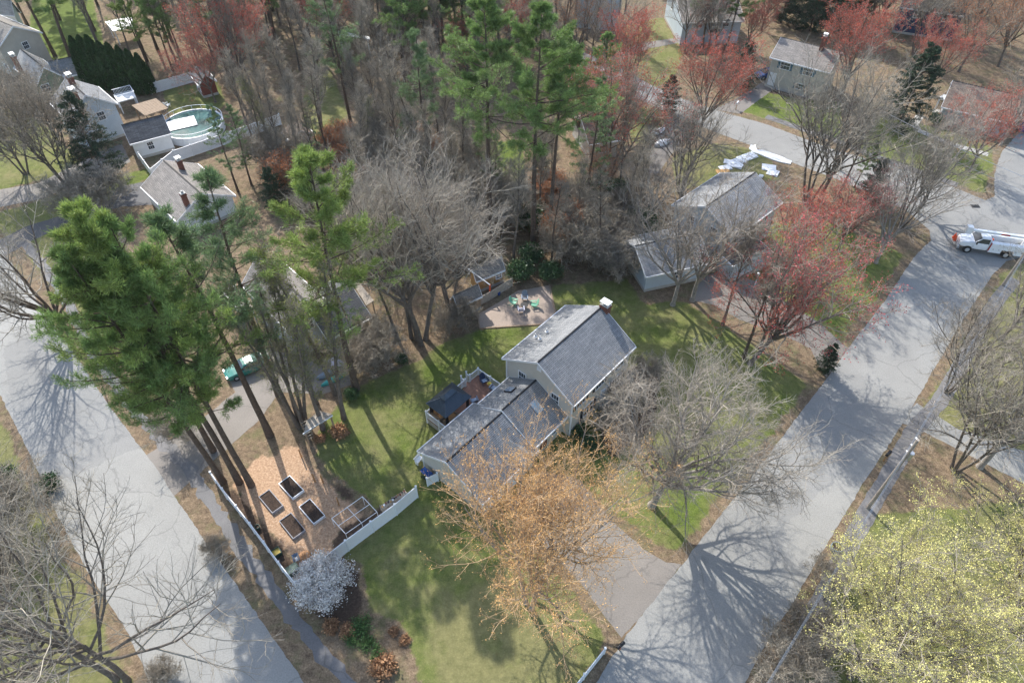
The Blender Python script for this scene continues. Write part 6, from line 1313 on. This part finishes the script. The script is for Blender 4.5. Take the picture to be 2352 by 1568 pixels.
for i, (u, v, k, s, lab) in enumerate(((1060, 735, 'brush0', .9, 'bare brushy shrub at the left end of the patio edging'), (1030, 760, 'brush0', .8, 'bare brushy shrub on the lawn edge left of the patio'), (880, 830, 'brush1', .9, 'tangle of bare brown brush at the lawn edge left of the tall trunks'), (840, 850, 'brush0', 1.1, 'tangle of bare brown brush nearest the small clipped evergreen'), (860, 790, 'brush1', .8, 'bare brush on the leaf covered ground beside the cream house'),
        (830, 800, 'olive', .32, 'olive budded shrub at the corner of the cream house'), (1330, 600, 'brush1', 1.3, 'bare brown brush right of the patio evergreen'), (1380, 610, 'brush0', 1.2, 'bare brush at the edge of the shaded back lawn'), (1300, 560, 'brushred', 1.4, 'russet brush behind the patio'), (1420, 640, 'brush1', .9, 'bare brush behind the garage wing of the pale house'), (430, 1010, 'brush1', .9, 'bare bush on the verge of the left road under the pines'), (500, 1270, 'brush0', .55, 'leafless bush on the brown verge of the left road'), (380, 1560, 'brush0', .6, 'reddish leafless bush at the foot of the big bare tree at the bottom left'), (120, 1120, 'evsmall', 1.5, 'small green bush on the far verge of the left road'), (20, 1120, 'evbush', .9, 'dark green bush at the left edge beyond the road'), (60, 1200, 'brush1', 1.2, 'tangled grey brush at the left edge beyond the road'), (20, 1290, 'brush1', 1.2, 'tangled grey brush beside the left driveway'), (1895, 1330, 'brush1', .6, 'small brush under the yellow tree by the barrel planter'), (440, 445, 'evsmall', 1.3, 'dark clipped bush in front of the brick chimney house'))):
    plant(k, 'bare_shrub' if 'ev' not in k else 'evergreen_bush', lab, 'shrub', P(u, v), i*1.1, s)
for (u, v, k, rz, s, lab) in ((127, 130, 'pineblue', 0, .95, 'feathery pine on the bright lawn behind the green house chimney'), (163, 132, 'pine0', 2, .9, 'feathery pine on the bright lawn above the sunroom wing'), (64, 60, 'pineblue', 3, .85, 'feathery pine beside the tan house in the top left corner'), (10, 150, 'pineopen', 3, .8, 'thin pine at the left edge in front of the green house')):
    plant(k, 'pine_tree', lab, 'tree', P(u, v), rz, s*1.15, s)
# --- the wood: single trees drawn over marked stretches of ground
def wood(label, group, poly, keys, spacing, smin, smax, seed, name='bare_tree', cat='tree', avoid=(), szf=1.):
    g = random.Random(seed); W = [P(*p) for p in poly]; xs = [a[0] for a in W]; ys = [a[1] for a in W]; pts = []
    A = np.array(W)
    for _ in range(4000):
        x, y = g.uniform(min(xs), max(xs)), g.uniform(min(ys), max(ys))
        if not inpoly(np.array([x]), np.array([y]), W)[0]: continue
        if any(math.hypot(x-a, y-b) < spacing for a, b in pts): continue
        if any(math.hypot(x-a, y-b) < r for a, b, r in AV): continue
        pts.append((x, y))
    def pu(p): fw = p[1]*CP+CH*SP; return p[0]/fw
    pts.sort(key=pu)
    rows = [pts] if len(pts) < 9 else None
    ys2 = sorted(p[1] for p in pts); my = ys2[len(ys2)//2]
    rows = rows or [[p for p in pts if p[1] < my], [p for p in pts if p[1] >= my]]
    for ri, row in enumerate(rows):
        for k, (x, y) in enumerate(row):
            lb = ORD[k]+' '+label+' from the left'+('' if len(rows) == 1 else (', nearer row', ', farther row')[ri])
            plant(g.choice(keys), name, lb, cat, (x, y), g.uniform(0, 6.28), g.uniform(smin, smax), None, group)
    return len(pts)
AV = [(*P(u, v), r) for u, v, r in ((1128, 545, 3), (1205, 565, 3), (1232, 550, 2.5), (684, 292, 5), (700, 190, 0), (1385, 280, 7), (820, 80, 6), (442, 284, 7), (1040, 492, 2.5), (967, 496, 2), (1105, 545, 2.5), (968, 783, 3), (720, 740, 0), (1110, 640, 5), (275, 52, 5), (1150, 385, 0))]
TL = ['tall%d' % i for i in range(5)]; TD = ['talldark%d' % i for i in range(3)]
cnt = 0
for i, (u, v, k, s, lab) in enumerate(((395, 95, 'pine2', .85, 'pine of the top row straight above the white canopy'), (470, 70, 'pine1', .9, 'bright pine of the top row left of the coral red maple'), (545, 85, 'pine0', .95, 'pine of the top row just above the coral red maple'), (630, 80, 'pine2', .95, 'pine of the top row between the coral maple and narrow canopy'), (715, 60, 'pine0', .9, 'pine of the top row above the narrow pale canopy'),
        (880, 125, 'pine1', .9, 'bright pine right of the narrow pale canopy'), (950, 150, 'pine0', .95, 'full pine midway between the narrow canopy and the tallest pine'), (1020, 130, 'pine2', .95, 'full pine left behind the tallest pine'), (1075, 100, 'pineblue', 1., 'blue green pine directly behind the tallest pine'), (345, 165, 'pine1', .55, 'young bright pine at the right end of the arborvitae hedge'), (1375, 300, 'pine2', .6, 'young pine with tufted boughs beside the dark brown house'), (1612, 112, 'pine2', .68, 'pine in front of the pale grey house beyond the curved road'), (1575, 122, 'multi0', .8, 'bare many stemmed tree at the left end of the pale grey house'), (1640, 122, 'open0', .85, 'bare tree in front of the middle of the pale grey house'), (1668, 118, 'pine0', .7, 'pine at the right end of the pale grey house beyond the curved road'))):
    plant(k, 'pine_tree' if 'pine' in k else 'bare_tree', lab, 'tree', P(u, v), i*.9, s)
cnt += wood('tall bare tree of the middle wood', 'bare trees of the middle wood', [(600, 330), (720, 300), (900, 290), (1100, 330), (1120, 440), (940, 470), (800, 420), (640, 400)], TL+TL+TD+['olive', 'pineblue'], 4.2, .72, 1.0, 1)
cnt += wood('bare tree above the two sheds', 'bare trees above the sheds', [(830, 480), (1100, 470), (1180, 560), (1060, 590), (860, 600)], ['tall2', 'tall4', 'open1', 'open2', 'multi1'], 5.5, .6, .85, 2)
cnt += wood('bare tree of the wood behind the patio', 'bare trees behind the patio', [(1170, 600), (1240, 470), (1440, 440), (1480, 560), (1400, 600), (1260, 615)], TL+TD+['russet0'], 4.4, .6, .9, 3)
cnt += wood('slim tree behind the arborvitae hedge', 'slim trees at the top left', [(215, 110), (330, 95), (560, 150), (640, 230), (560, 215), (400, 160), (230, 150)], TL+TD+['pineblue'], 4.2, .85, 1.1, 4)
cnt += wood('bare tree of the top centre wood', 'bare trees at the top centre', [(560, 60), (900, 20), (1330, 10), (1330, 110), (1100, 230), (900, 240), (640, 170)], TL+['open0', 'pine0', 'multi0', 'pineblue', 'pine2'], 5.2, .75, 1.0, 5)
cnt += wood('green pine along the top left edge', 'pines along the top left edge', [(360, -60), (640, -60), (900, -50), (1000, 30), (760, 60), (520, 60), (380, 20)], ['pine0', 'pine1', 'pineblue'], 6.5, .8, 1.0, 6, 'pine_tree')
cnt += wood('pine on the bright top left lawn', 'pines on the top left lawn', [(90, -20), (230, -20), (240, 60), (190, 90), (120, 40)], ['pineblue', 'pine0'], 8, .75, .95, 7, 'pine_tree')
cnt += wood('pine left of the tallest pine', 'pines at the top centre', [(850, 60), (1080, 40), (1100, 170), (900, 170)], ['pine0', 'pineblue', 'pine2'], 6, .8, 1.0, 8, 'pine_tree')
cnt += wood('bare tree right of the centre pines', 'bare trees at the top right of centre', [(1180, 130), (1340, 60), (1460, 20), (1440, 60), (1380, 180), (1240, 240)], ['tall0', 'tall2', 'open0', 'russet1', 'red1'], 6.5, .7, .95, 9)
cnt += wood('dark hemlock behind the beige house', 'hemlocks behind the beige house', [(1780, 60), (1960, 90), (1990, 40), (1800, 10)], ['hemlock'], 6, .9, 1.15, 10, 'evergreen_tree')
cnt += wood('tree of the top right wood', 'bare trees at the top right', [(1960, 110), (2130, 140), (2360, 100), (2420, -20), (2000, -20)], ['tall1', 'tall3', 'open1', 'multi0', 'russet0', 'hemlock'], 7, .7, .95, 11)
cnt += wood('orange budded tree behind the ranch house', 'orange budded trees at the right edge', [(2195, 165), (2300, 130), (2420, 160), (2420, 200), (2240, 178)], ['russet0', 'russet1'], 8, .95, 1.1, 12, 'orange_budded_tree')
cnt += wood('budded tree before the ranch porch', 'orange budded trees before the porch', [(2240, 305), (2300, 330), (2330, 350), (2260, 330)], ['russet1', 'open2'], 6, .75, .9, 22, 'orange_budded_tree')
cnt += wood('bare brown tree behind the pale house', 'bare trees behind the pale house', [(1440, 440), (1560, 380), (1620, 400), (1560, 500), (1460, 560)], ['russet0', 'open1', 'multi1', 'tall1'], 5.5, .55, .75, 13)
cnt += wood('bare tree behind the brick chimney house', 'bare trees behind the brick chimney house', [(560, 320), (640, 330), (760, 420), (720, 470), (620, 420)], TL, 5, .7, .9, 14)
cnt += wood('leafless brush clump in the middle wood', 'brush in the middle wood', [(620, 400), (900, 330), (1150, 450), (1180, 560), (860, 560), (760, 500)], ['brush0', 'brush1', 'brushred', 'brush1'], 4.2, 1.0, 1.7, 15, 'bare_shrub', 'shrub')
cnt += wood('low bush behind the patio', 'brush behind the patio', [(1180, 600), (1250, 480), (1440, 450), (1500, 560), (1400, 600), (1260, 615)], ['brush0', 'brush1', 'brushred', 'evbush'], 3.4, .9, 1.5, 16, 'bare_shrub', 'shrub')
cnt += wood('young pine beside the arborvitae hedge', 'young pines by the hedge', [(300, 150), (400, 165), (450, 130), (350, 110)], ['pine0', 'pine2'], 8, .45, .6, 17, 'pine_tree')
cnt += wood('young evergreen of the middle wood', 'evergreens in the middle wood', [(700, 380), (1100, 420), (1350, 470), (1340, 540), (1180, 540), (800, 420)], ['hemlock', 'pineopen', 'pineblue', 'olive'], 6.5, .35, .6, 18, 'evergreen_tree')
cnt += wood('tree below the pale grey top house', 'bare trees beyond the pale grey house', [(1570, 105), (1720, 125), (1760, 60), (1660, 95), (1600, 95)], ['tall1', 'pinetall0', 'red1', 'tall3', 'pinetall1'], 5, .6, .8, 19)
cnt += wood('tree beyond the top edge', 'trees along the far top edge', [(-100, -60), (2500, -60), (2600, -150), (-300, -150)], ['tall0', 'pine0', 'open1', 'pineblue', 'tall3', 'pine2'], 9, .8, 1.05, 20)
# air between the camera and the far trees
HZ = MB(); HZ.box(-260, -8, -1, 260, 330, 60); hz = HZ.build('haze', None); hz.data.materials.clear()
hm = bpy.data.materials.new('haze'); hm.use_nodes = True; hm.node_tree.nodes.clear()
pv = hm.node_tree.nodes.new('ShaderNodeVolumePrincipled'); pv.inputs['Color'].default_value = (.93, .96, 1, 1); pv.inputs['Density'].default_value = .00008; pv.inputs['Anisotropy'].default_value = .3
ho = hm.node_tree.nodes.new('ShaderNodeOutputMaterial'); hm.node_tree.links.new(pv.outputs[0], ho.inputs['Volume'])
hz.data.materials.append(hm); tag(hz, kind='stuff')
print('WOOD', cnt, len(bpy.data.objects))
